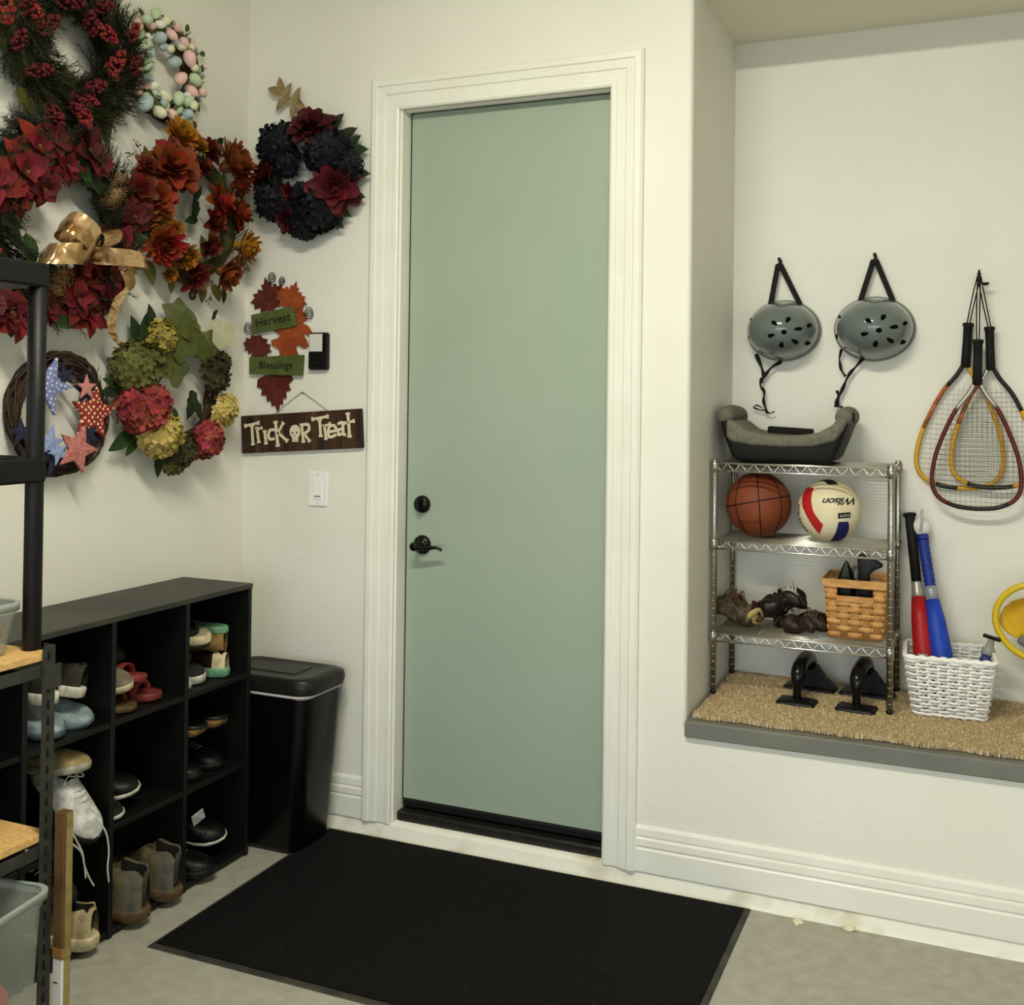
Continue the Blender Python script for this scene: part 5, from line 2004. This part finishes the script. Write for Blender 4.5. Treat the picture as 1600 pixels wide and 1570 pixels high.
nrm_ = {0: V((0, -1, 0)), 1: V((1, 0, 0)), 2: V((0, 1, 0)), 3: V((-1, 0, 0))}
rh = (BH_ - .03) / rows_n
for side in range(4):
    n_ = nrm_[side]
    for c in range(cols_n):
        u0, u1 = -1 + 2 * c / cols_n, -1 + 2 * (c + 1) / cols_n
        b = MB()
        rows = [[side_pt(side, u0 + .05, h) + n_ * .0012, side_pt(side, u1 - .05, h) + n_ * .0012] for h in (.004, BH_ * .5, BH_ - .01)]
        if side in (0, 2) and c in (1, 2, 3):
            hs_ = (.004, BH_ * .5, BH_ - .068)
            rows = [[side_pt(side, u0 + .05, h) + n_ * .0012, side_pt(side, u1 - .05, h) + n_ * .0012] for h in hs_]
        b.grid(rows)
        o = b.obj('stake', slat, e)
        so = o.modifiers.new('thick', 'SOLIDIFY')
        so.thickness = .002
        for r_ in range(rows_n):
            z0 = .004 + r_ * rh
            if side in (0, 2) and c in (1, 2, 3) and z0 + rh > BH_ - .066:
                continue
            over = (r_ + c + side) % 2 == 0
            b = MB()
            rr = []
            for k in range(7):
                t = k / 6
                out = (.0014 + .0030 * sin(pi * t)) if over else (.0014 - .0032 * sin(pi * t))
                u = u0 + (u1 - u0) * t
                rr.append([side_pt(side, u, z0 + .0012) + n_ * out, side_pt(side, u, z0 + rh * .5) + n_ * (out + .0008), side_pt(side, u, z0 + rh - .0012) + n_ * out])
            b.grid(rr)
            o = b.obj('slat', slat, e)
            so = o.modifiers.new('thick', 'SOLIDIFY')
            so.thickness = .0016
    b = MB()
    for (z0, z1, off, ul) in ((BH_ - .024, BH_ + .002, .0085, 1.06), (BH_ - .070, BH_ - .052, .006, .62)):
        if ul < 1 and side not in (0, 2):
            continue
        rr = [[side_pt(side, -ul, z) + n_ * off, side_pt(side, ul, z) + n_ * off] for z in (z0, z1)]
        b2 = MB()
        b2.grid(rr, smooth=False)
        o = b2.obj('rim_band' if ul > 1 else 'handle_rail', slat, e)
        so = o.modifiers.new('thick', 'SOLIDIFY')
        so.thickness = .004
b = MB()
b.box((0, 0, .003), (BW * .84, BD * .84, .004), .001)
b.obj('bottom', slat, e)
# black things sticking out of it
pl = mat('black matt plastic', (6, 6, 7), .45)
e = thing('cone_piece', 'black cone shaped plastic piece at the left in the wooden basket', 'toy', (2.150, .415, SH + .012))
b = MB()
b.lathe([(.028, 0), (.034, .02), (.030, .12), (.032, .165), (.018, .205), (.004, .236), (0, .237)], 6, smooth=False)
b.obj('cone', pl, e)
b = MB()
b.box((.012, -.022, .196), (.006, .004, .024), .001, M=Rm(.1, 'Y'))
b.obj('grey_stripe', mat('grey stripe', (120, 124, 122), .4), e)
e = thing('hook_piece', 'black hooked plastic piece standing tallest in the wooden basket', 'toy', (2.212, .415, SH + .012))
b = MB()
b.prism([(-.022, 0), (.022, 0), (.020, .15), (.012, .195), (.030, .212), (.056, .224), (.054, .234), (.020, .252), (.0, .262), (-.018, .262), (-.026, .250), (-.022, .20), (-.024, .15)], .030, M=T(0, .015, 0) @ Rm(pi / 2, 'X'))
bevel(b.obj('hook_body', pl, e), .005, 2)
e = thing('rounded_cap', 'grey rounded plastic piece behind the black hook in the wooden basket', 'toy', (2.18, .475, SH + .012))
b = MB()
b.lathe([(.030, 0), (.034, .02), (.034, .15), (.028, .195), (.014, .212), (0, .214)], 14)
b.obj('cap', mat('grey plastic', (96, 98, 88), .5), e)

# push-up stands
e0 = None
for (i, cx_, lab) in ((0, 2.020, 'black push-up stand under the wire shelf, left one below the gloves'), (1, 2.208, 'black push-up stand under the wire shelf, right one below the wooden basket')):
    e = thing('pushup_stand', lab, 'push-up stand', (cx_, .40, CZ - .004), radians(-4), 'pair of push-up stands')
    for (y, w_) in ((-.112, .125), (.085, .175)):
        b = MB()
        rows = [[V((x, y + yy, z)) for (x, yy) in rrect(w_ / 2 * k, .044 * k2, .012, 3)] for (z, k, k2) in ((0.002, 1, 1), (.006, 1, 1), (.011, .93, .86), (.013, .6, .5))]
        b.grid(rows, cu=True)
        b.f.append(list(range(3 * 16, 4 * 16)))
        b.m.append(0)
        b.s.append(True)
        b.obj('foot', pl, e)
    b = MB()
    P = catmull([(0, -.112, .008), (0, -.112, .060), (0, -.098, .098), (0, -.06, .116), (0, .02, .120), (0, .06, .108), (0, .083, .075), (0, .085, .01)], 6)
    b.tube(P, [.014 + .010 * min(1, max(0, (p.z - .05) / .04)) for p in P], 14)
    b.obj('handle', mat('gloss black handle', (9, 9, 11), .2), e)
    b = MB()
    b.prism([(-.06, 0), (.085, 0), (.045, .035), (.016, .075), (-.016, .075)], .03, M=T(0.01, .095, .010) @ Rm(pi / 2, 'X'))
    b.obj('rear_brace', pl, e)

# white wicker basket with bats
wick = mat('white painted wicker', (232, 230, 224), .55, isl=.06)
WX, WY, WW, WD, WH = 2.474, .405, .268, .235, .186
e = thing('wicker_basket', 'white painted wicker basket on the carpet, right of the wire shelf', 'basket', (WX, WY, CZ - .002), radians(3))


def wp(t, h, off=0.0, K=None):
    k = .80 + .20 * h / WH
    pts = rrect(WW / 2 * k + off, WD / 2 * k + off, .018, 3)
    return pts


def loop(h, off):
    """closed rounded rectangle at height h resampled by arc length"""
    k = .80 + .20 * h / WH
    pts = [V((x, y, h)) for (x, y) in rrect(WW / 2 * k, WD / 2 * k, .02, 4)]
    out = []
    n = len(pts)
    for i in range(n):
        a, c = pts[i], pts[(i + 1) % n]
        m = max(1, int((c - a).length / .0045))
        for j in range(m):
            out.append(a.lerp(c, j / m))
    return out


nst = 56
b = MB()
nrow = 17
for r_ in range(nrow):
    h = .008 + r_ * (WH - .020) / (nrow - 1)
    L_p = loop(h, 0)
    n = len(L_p)
    path = []
    for i in range(n):
        q = L_p[i]
        d = (L_p[(i + 1) % n] - L_p[i - 1]).normalized()
        o_ = V((d.y, -d.x, 0))
        path.append(q + o_ * .0042 * sin(2 * pi * (i / n * nst / 4) + pi * (r_ % 2)) + V((0, 0, .0012 * sin(i * 1.7 + r_))))
    b.tube(path, .0046, 6, closed=True)
b.obj('woven_wall', wick, e, fix=False)
b = MB()
for i in range(nst // 2):
    t = i / (nst // 2)
    l0, l1 = loop(.004, 0), loop(WH - .005, 0)
    b.tube([l0[int(t * len(l0))], l1[int(t * len(l1))]], .0034, 5)
b.obj('stake_row', wick, e, fix=False)['kind'] = 'stuff'
b = MB()
for (dz, do, ph) in ((0, .003, 0), (.006, -.002, 1.5), (.003, .006, 3)):
    L_p = loop(WH - .004, 0)
    n = len(L_p)
    b.tube([q * (1 + do * 4) + V((0, 0, dz - q.z * do * 4 + .002 * sin(i * .9 + ph))) for i, q in enumerate(L_p)], .0055, 6, closed=True)
b.obj('braided_rim', wick, e, fix=False)
b = MB()
b.prism(rrect(WW * .395, WD * .395, .02, 3), .006, z0=.002)
b.obj('bottom', wick, e)
b = MB()
l0 = loop(.006, 0)
b.tube([q + V((0, 0, .0015 * sin(i * 1.1))) for i, q in enumerate(l0)], .006, 6, closed=True)
b.obj('foot_braid', wick, e, fix=False)


def along(a, c, name=None):
    a, c = V(a), V(c)
    return T(a) @ aim(c - a), (c - a).length


BZ = CZ + .012
A_, C_ = V((2.416, .385, BZ)), aty(1421, 802, .575)
Mx, Ln = along(A_, C_)
e = thing('toy_bat', 'red plastic bat with black handle, standing in the wicker basket', 'bat', M=Mx)
b = MB()
b.lathe([(.028, 0), (.034, .006), (.036, .03), (.0345, .16), (.029, .27), (.0215, .345)], 24)
b.obj('barrel', mat('red bat plastic', (164, 26, 32), .4), e)
b = MB()
b.lathe([(.0215, .345), (.019, .36), (.017, .39), (.0165, .395)], 20)
b.obj('silver_band', mat('silver tape', (170, 168, 162), .3, metal=.5), e)
b = MB()
b.lathe([(.0165, .394), (.0165, Ln - .02), (.017, Ln - .012), (.022, Ln - .010), (.022, Ln - .001), (.017, Ln)], 20)
b.obj('handle_grip', mat('black bat grip', (10, 10, 11), .6, bump=.3, bs=150), e)
A_, C_ = V((2.478, .372, BZ)), aty(1441, 836, .560)
Mx, Ln = along(A_, C_)
e = thing('toy_bat', 'blue foam bat with silver band, standing beside the red bat', 'bat', M=Mx)
bl = mat('blue bat foam', (22, 62, 168), .5)
b = MB()
b.lathe([(.026, 0), (.036, .008), (.038, .03), (.036, .16), (.031, .27), (.0225, .345)], 24)
b.obj('barrel', bl, e)
b = MB()
b.lathe([(.0225, .345), (.0205, .375), (.0195, .39)], 20)
b.obj('silver_band', mat('grey silver tape', (150, 152, 160), .35, metal=.3), e)
b = MB()
prof = [(.0190, .39)]
k = .39
while k < Ln - .03:
    prof += [(.0186, k + .006), (.0166, k + .012), (.0186, k + .018)]
    k += .018
prof += [(.0165, Ln - .02), (.020, Ln - .015), (.020, Ln)]
b.lathe(prof, 20)
b.obj('ribbed_grip', mat('blue grip', (26, 48, 132), .5), e)
pb = Mx @ V((0, 0, Ln + .028))
e = thing('plastic_ball', 'white plastic ball with clear hang tag on top of the blue bat', 'ball', tuple(pb))
b = MB()
b.ball((0, 0, 0), .0315, 20, 14)
b.obj('ball_shell', mat('white ball plastic', (226, 224, 220), .35), e)
b = MB()
b.box((.002, -.033, .022), (.010, .002, .085), .0008, M=Rm(.05, 'Y'))
b.obj('hang_tag', mat('clear tag', (180, 180, 172), .2, alpha=.55), e)

pc = aty(1547, 1005, .44)
Mx, Ln = along(V((pc.x - .05, .40, BZ)), V((pc.x, .44, BZ + .20)))
e = thing('hand_pump', 'blue and grey hand pump with black T handle in the wicker basket', 'pump', M=Mx)
b = MB()
b.lathe([(.018, 0), (.020, .004), (.020, .155), (.017, .175)], 16)
b.obj('barrel', mat('blue pump plastic', (50, 62, 118), .4), e)
b = MB()
b.lathe([(.017, .174), (.022, .178), (.020, .196), (.012, .204), (.010, .226)], 14)
b.obj('collar', mat('clear grey plastic', (140, 142, 134), .25), e)
b = MB()
b.box((0, 0, .233), (.074, .020, .013), .005)
b.obj('t_handle', pl, e)
pc = aty(1443, 1014, .33)
e = thing('plastic_box', 'small black plastic box with pale clip at the front of the wicker basket', 'box', (pc.x, .325, BZ))
b = MB()
b.box((0, 0, .085), (.052, .022, .17), .004)
b.obj('case', pl, e)
b = MB()
b.tube([(-.016, -.012, .160), (-.016, -.012, .176), (.014, -.012, .176)], .0022, 6)
b.obj('pale_clip', mat('pale clip', (176, 170, 160), .4), e)

# yellow scoop racket cut by the right edge of the picture
yel = mat('yellow plastic', (206, 176, 30), .4)
yc = aty(1620, 972, .42)
e = thing('scoop_racket', 'yellow plastic scoop racket leaning by the wicker basket, right edge', 'racket', (yc.x, .42, yc.z), 0)
b = MB()
RR_ = []
for i in range(40):
    a = 2 * pi * i / 40
    RR_.append(V((.118 * cos(a) * (1.0 + .06 * sin(a)), -.012 * cos(a), .118 * sin(a))))
b.tube(RR_, .0105, 10, closed=True, M=Rm(-.25, 'Y'))
b.obj('rim_ring', yel, e)
b = MB()
rows = []
for i in range(9):
    t = i / 8
    rows.append([V((.108 * (2 * k / 10 - 1) * sqrt(max(.03, 1 - (1.6 * t - .75) ** 2)), .035 + .03 * sin(pi * k / 10), -.045 + .115 * t)) for k in range(11)])
b.grid(rows, M=Rm(-.25, 'Y'))
o = b.obj('scoop_web', mat('amber yellow plastic', (196, 150, 24), .35, c2=(206, 166, 30), ns=8), e)
so = o.modifiers.new('thick', 'SOLIDIFY')
so.thickness = .003
b = MB()
b.ball((.03, .045, -.072), (.085, .02, .030), 18, 10)
b.obj('grey_pad', mat('grey pad', (112, 112, 112), .6), e)
b = MB()
b.tube(catmull([(.0, 0, -.118), (.03, 0, -.20), (.05, .01, -.30), (.055, .015, -.385)], 5), .013, 10)
b.obj('handle', yel, e)

# helmets on hooks
helm = mat('glossy grey helmet shell', (96, 104, 102), .16, coat=.5, spec=.5)
helm_rim = mat('grey helmet rim', (112, 118, 112), .4)
web_m = mat('black strap webbing', (7, 7, 7), .75)
vent_m = mat('black vent hole', (3, 3, 3), .9, spec=.1)
hook_m = mat('dark hook', (50, 46, 40), .35, metal=.7)
HB = ND


def helmet(px_hook, px_c, rx, rz, tails, lab, lab_hook, tilt):
    hk = aty(px_hook[0], px_hook[1], HB - .02)
    hw = thing('metal_hook', lab_hook, 'hook', (hk.x, HB, hk.z))
    b = MB()
    b.box((0, -.003, 0), (.012, .005, .034), .002)
    b.tube(catmull([(0, -.004, -.006), (0, -.022, -.010), (0, -.028, .0), (0, -.028, .014)], 5), .0032, 8)
    b.ball((0, -.028, .016), .0065, 10, 6)
    b.obj('hook_prong', hook_m, hw)
    c = aty(px_c[0], px_c[1], HB - .11)
    o = V((hk.x, HB, hk.z))
    e = thing('bike_helmet', lab, 'helmet', tuple(o))
    lc = V((c.x - o.x, -.022, c.z - o.z))
    DEP = .150
    ax = aim(V((.10, -1, .10 + tilt)))

    def dome(u, w, k=1.0):
        """point on the dome: u,w in the unit disc"""
        q = min(.9995, u * u + w * w)
        return V((u * rx * k, -sqrt(1 - q) * DEP * k, w * rz * k))
    b = MB()
    rows = []
    for i in range(15):
        r_ = sin(pi / 2 * i / 14)
        row = []
        for j in range(40):
            a = 2 * pi * j / 40
            rr = r_ * (1 + (.0 if r_ < .9 else .0))
            p = dome(rr * cos(a), rr * sin(a))
            row.append(lc + p)
        rows.append(row)
    ext = []
    for (dy, k) in ((.012, 1.0), (.018, .985), (.019, .93)):
        ext.append([lc + V((rx * k * cos(2 * pi * j / 40), dy - .012 * cos(2 * pi * j / 40) ** 2, rz * k * sin(2 * pi * j / 40) - (.006 * (1 if sin(2 * pi * j / 40) > .75 else 0)))) for j in range(40)])
    b.grid(rows + ext, cu=True)
    b.obj('shell', helm, e)
    b = MB()
    b.tube([lc + V((rx * 1.005 * cos(2 * pi * j / 48), .008, rz * 1.005 * sin(2 * pi * j / 48))) for j in range(48)], .006, 8, closed=True)
    b.obj('rim_trim', helm_rim, e)
    # vents: teardrops round the crown
    vc = V((.22, -.14))
    spots = [(0, 0, 0, .9)]
    for k in range(6):
        a = radians(75 - 60 * k)
        spots.append((.36 * cos(a), .42 * sin(a), a, 1.0))
    for (x, y, a) in ((-1.02, .50, 2.4), (-1.10, -.14, 1.8), (.66, .22, 1.2), (.60, -.36, .9)):
        spots.append((x - .06, y + .02, a, .8))
    for (x, y, a, s_) in spots:
        b = MB()
        ring = []
        for k in range(14):
            t = 2 * pi * k / 14
            if x == 0 and y == 0:
                du, dw = .075 * cos(t), .080 * sin(t)
            else:
                lx, ly = .105 * s_ * cos(t), .062 * s_ * sin(t) * (1 - .45 * cos(t) * -1 if False else 1 + .35 * cos(t))
                du, dw = lx * cos(a) - ly * sin(a), lx * sin(a) + ly * cos(a)
            ring.append((du, dw))
        base = V((vc.x + x, vc.y + y))
        cen = dome(base.x, base.y, 1.004)
        vs = [lc + cen] + [lc + dome(base.x + p[0] * .5, base.y + p[1] * .5, 1.004) for p in ring] + [lc + dome(base.x + p[0], base.y + p[1], 1.004) for p in ring]
        fs = [(0, 1 + k, 1 + (k + 1) % 14) for k in range(14)] + [(1 + k, 15 + k, 15 + (k + 1) % 14, 1 + (k + 1) % 14) for k in range(14)]
        b.add(vs, fs)
        b.obj('vent', vent_m, e, fix=False)
    # carrying straps to the hook
    b = MB()
    for s_ in (-1, 1):
        p1 = lc + V((rx * (.06 + s_ * .42), -.010, rz * .88))
        p0 = V((s_ * .004, -.028, -.004))
        d = (p1 - p0).normalized()
        sd_ = V((0, 1, 0)).cross(d).normalized() * .0095
        b.grid([[p0 - sd_, p0 + sd_], [p0.lerp(p1, .5) - sd_, p0.lerp(p1, .5) + sd_], [p1 - sd_, p1 + sd_]], smooth=False)
    b.box((0, -.030, -.012), (.022, .008, .022), .003)
    o1 = b.obj('hanging_strap', web_m, e)
    so = o1.modifiers.new('thick', 'SOLIDIFY')
    so.thickness = .002
    b = MB()
    for (pts, w_) in tails:
        P = catmull([aty(u, v, HB - .028) - o for (u, v) in pts], 5)
        rows = []
        for i, p in enumerate(P):
            d = (P[min(i + 1, len(P) - 1)] - P[max(0, i - 1)]).normalized()
            sd_ = (V((0, 1, 0)).cross(d)).normalized() * w_ * (.5 + .18 * sin(i * .9))
            rows.append([p - sd_ + V((0, .003 * sin(i), 0)), p + sd_])
        b.grid(rows)
    o1 = b.obj('chin_strap', web_m, e)
    so = o1.modifiers.new('thick', 'SOLIDIFY')
    so.thickness = .002


helmet((1218, 412), (1217, 514), .126, .104,
       [([(1181, 553), (1190, 574), (1194, 590)], .011), ([(1222, 564), (1206, 574), (1194, 588), (1190, 598)], .010), ([(1190, 590), (1188, 602), (1194, 612), (1193, 626), (1197, 640), (1199, 646)], .0085),
        ([(1198, 641), (1188, 640), (1178, 637), (1182, 633), (1192, 638)], .004), ([(1199, 645), (1205, 645), (1210, 643)], .004)],
       'glossy grey bike helmet with a long curly chin strap, hung at the left', 'dark wall hook holding the left grey helmet', 0)
helmet((1367, 405), (1362, 511), .131, .107,
       [([(1315, 545), (1312, 560), (1314, 576), (1321, 588)], .008), ([(1350, 558), (1338, 572), (1326, 586), (1318, 604), (1310, 622), (1308, 634)], .0095), ([(1307, 610), (1310, 618), (1306, 630), (1311, 634)], .008),
        ([(1303, 634), (1310, 635), (1317, 636)], .006)],
       'glossy grey bike helmet hung at the right, strap end above the booster seat', 'dark wall hook holding the right grey helmet', 0)

# rackets
hk = aty(1530, 430, HB - .02)
hw = thing('metal_hook', 'dark wall hook holding the three rackets by their cords', 'hook', (hk.x, HB, hk.z))
b = MB()
b.tube(catmull([(0, -.002, -.004), (0, -.04, -.008), (0, -.075, -.004), (0, -.085, .010)], 5), .0038, 8)
b.obj('hook_prong', hook_m, hw)
b = MB()
b.tube([V((.007, -.05, -.030)), V((.022, -.052, -.034)), V((.030, -.05, -.030))], .004, 6)
b.ball((.020, -.051, -.033), (.008, .006, .006), 8, 6)
b.obj('cord_knot', web_m, hw)
HW = [(-.150, .011), (-.185, .030), (-.235, .066), (-.30, .097), (-.385, .128), (-.46, .141), (-.51, .137), (-.545, .112), (-.567, .062), (-.573, 0)]
grip_m = mat('black racket grip', (6, 6, 6), .7, bump=.4, bs=120)
str_m = mat('pale racket strings', (170, 168, 150), .5)
str_d = mat('dark racket strings', (92, 92, 86), .5)
gold_f = mat('yellow racket frame', (206, 152, 28), .3)
gold_o = mat('orange printed racket frame', (190, 104, 40), .35, c2=(120, 60, 30), ns=60)
maroon = mat('maroon racket frame', (86, 24, 26), .3)
dark_f = mat('black racket frame', (24, 22, 22), .35)
silver = mat('silver racket throat', (176, 174, 166), .25, metal=.7)


def racket(lab, px_top, y, cols, scale, tilt, smat, thick):
    p = aty(px_top[0], px_top[1], y)
    M = T(p) @ Rm(tilt, 'Y')
    e = thing('racket', lab, 'racket', M=M, group='rackets on the wall hook')
    b = MB()
    b.lathe([(.014, -.004), (.0185, -.002), (.0185, .008), (.0155, .012), (.0148, .06), (.0155, .11), (.0165, .150), (.012, .153)], 12, M=Rm(pi, 'X') @ Sc(scale))
    b.obj('grip', grip_m, e)
    half = catmull([(w * scale, 0, z * scale) for (z, w) in HW], 6)
    left = [V((-q.x, q.y, q.z)) for q in half]
    full = left[:-1] + half[::-1]
    n = len(full)
    # frame in coloured lengths
    for (t0, t1, m) in cols:
        i0, i1 = int(t0 * (n - 1)), int(t1 * (n - 1))
        b = MB()
        b.tube(full[i0:i1 + 1], thick, 8)
        b.obj('frame', m, e)
    b = MB()

    def hw_at(z):
        tab = [(-zz, ww) for (zz, ww) in HW]
        return interp(tab, -z / scale) * scale
    zlo, zhi = -.568 * scale, -.215 * scale
    nz = 20
    for i in range(1, nz):
        z = zhi + (zlo - zhi) * i / nz
        w = hw_at(z)
        b.tube([(-w, 0, z), (w, 0, z)], .00065, 4, cap=False)
    for i in range(-8, 9):
        x = i * .0162 * scale
        zs = [zhi + (zlo - zhi) * k / 60 for k in range(61)]
        ok = [z for z in zs if hw_at(z) >= abs(x) + .002]
        if len(ok) > 4:
            b.tube([(x, 0, ok[0]), (x, 0, ok[-1])], .00065, 4, cap=False)
    b.obj('strings', smat, e)
    b = MB()
    hook_l = M.inverted() @ V((hk.x, HB - .06, hk.z - .004))
    b.tube(catmull([(-.004, 0, .003), hook_l.lerp(V((0, 0, 0)), .45) + V((-.006, 0, 0)), hook_l + V((-.004, 0, 0)), hook_l + V((0, 0, .004)), hook_l + V((.004, 0, 0)), hook_l.lerp(V((0, 0, 0)), .45) + V((.004, 0, 0)), (.004, 0, .003)], 4), .0022, 5)
    b.obj('wrist_cord', web_m, e)


racket('yellow racket with orange print hanging leftmost of the three', (1513, 506), .590, [(0, .10, dark_f), (.10, .22, gold_o), (.22, .44, gold_f), (.44, .5, dark_f), (.5, .56, gold_f), (.56, 1, gold_f)], .97, .055, str_m, .0074)
racket('yellow racket with black handle hanging rightmost, cut by the photo edge', (1546, 512), .572, [(0, .08, silver), (.08, .20, gold_o), (.20, .42, gold_f), (.42, .56, dark_f), (.56, .84, gold_f), (.84, 1, dark_f)], .93, -.035, str_d, .0074)
racket('maroon racket with silver throat hanging in front of the two yellow ones', (1528, 532), .545, [(0, .12, silver), (.12, .42, maroon), (.42, .6, dark_f), (.6, .9, maroon), (.9, 1, silver)], .975, .005, str_d, .0074)

# paint crumbs by the curb
flk = mat('paint flake', (216, 206, 176), .8)
for (u, v, s_, lab) in ((1247, 1441, .008, 'tiny pale paint flake on the concrete, left of two by the baseboard'), (1327, 1450, .010, 'tiny pale paint flake on the concrete, right of two by the baseboard')):
    d = ray(u, v)
    p = CAM_P + d * ((.002 - CAM_P.z) / d.z)
    lump('paint_flake', lab, 'debris', (p.x, p.y, .003), (s_ * 2.0, s_ * 1.6, .007), flk, u, .6)

# groups for things that come several times
GROUPS = {'wreath': 'wreaths hung on the two walls', 'helmet': 'grey helmets on wall hooks', 'hook': 'hooks on the niche wall', 'shoe': 'shoes in the black cubby rack',
          'boot': 'boots in the black cubby rack', 'sandal': 'sandals in the black cubby rack', 'baseball glove': 'gloves on the low wire shelf', 'bat': 'bats in the wicker basket',
          'tote': 'frosted storage totes', 'cloth': 'red cloths in the totes', 'debris': 'paint flakes by the curb'}
for o in list(COL.objects):
    if o.parent is None and o.get('category') in GROUPS and not o.get('group'):
        o['group'] = GROUPS[o['category']]
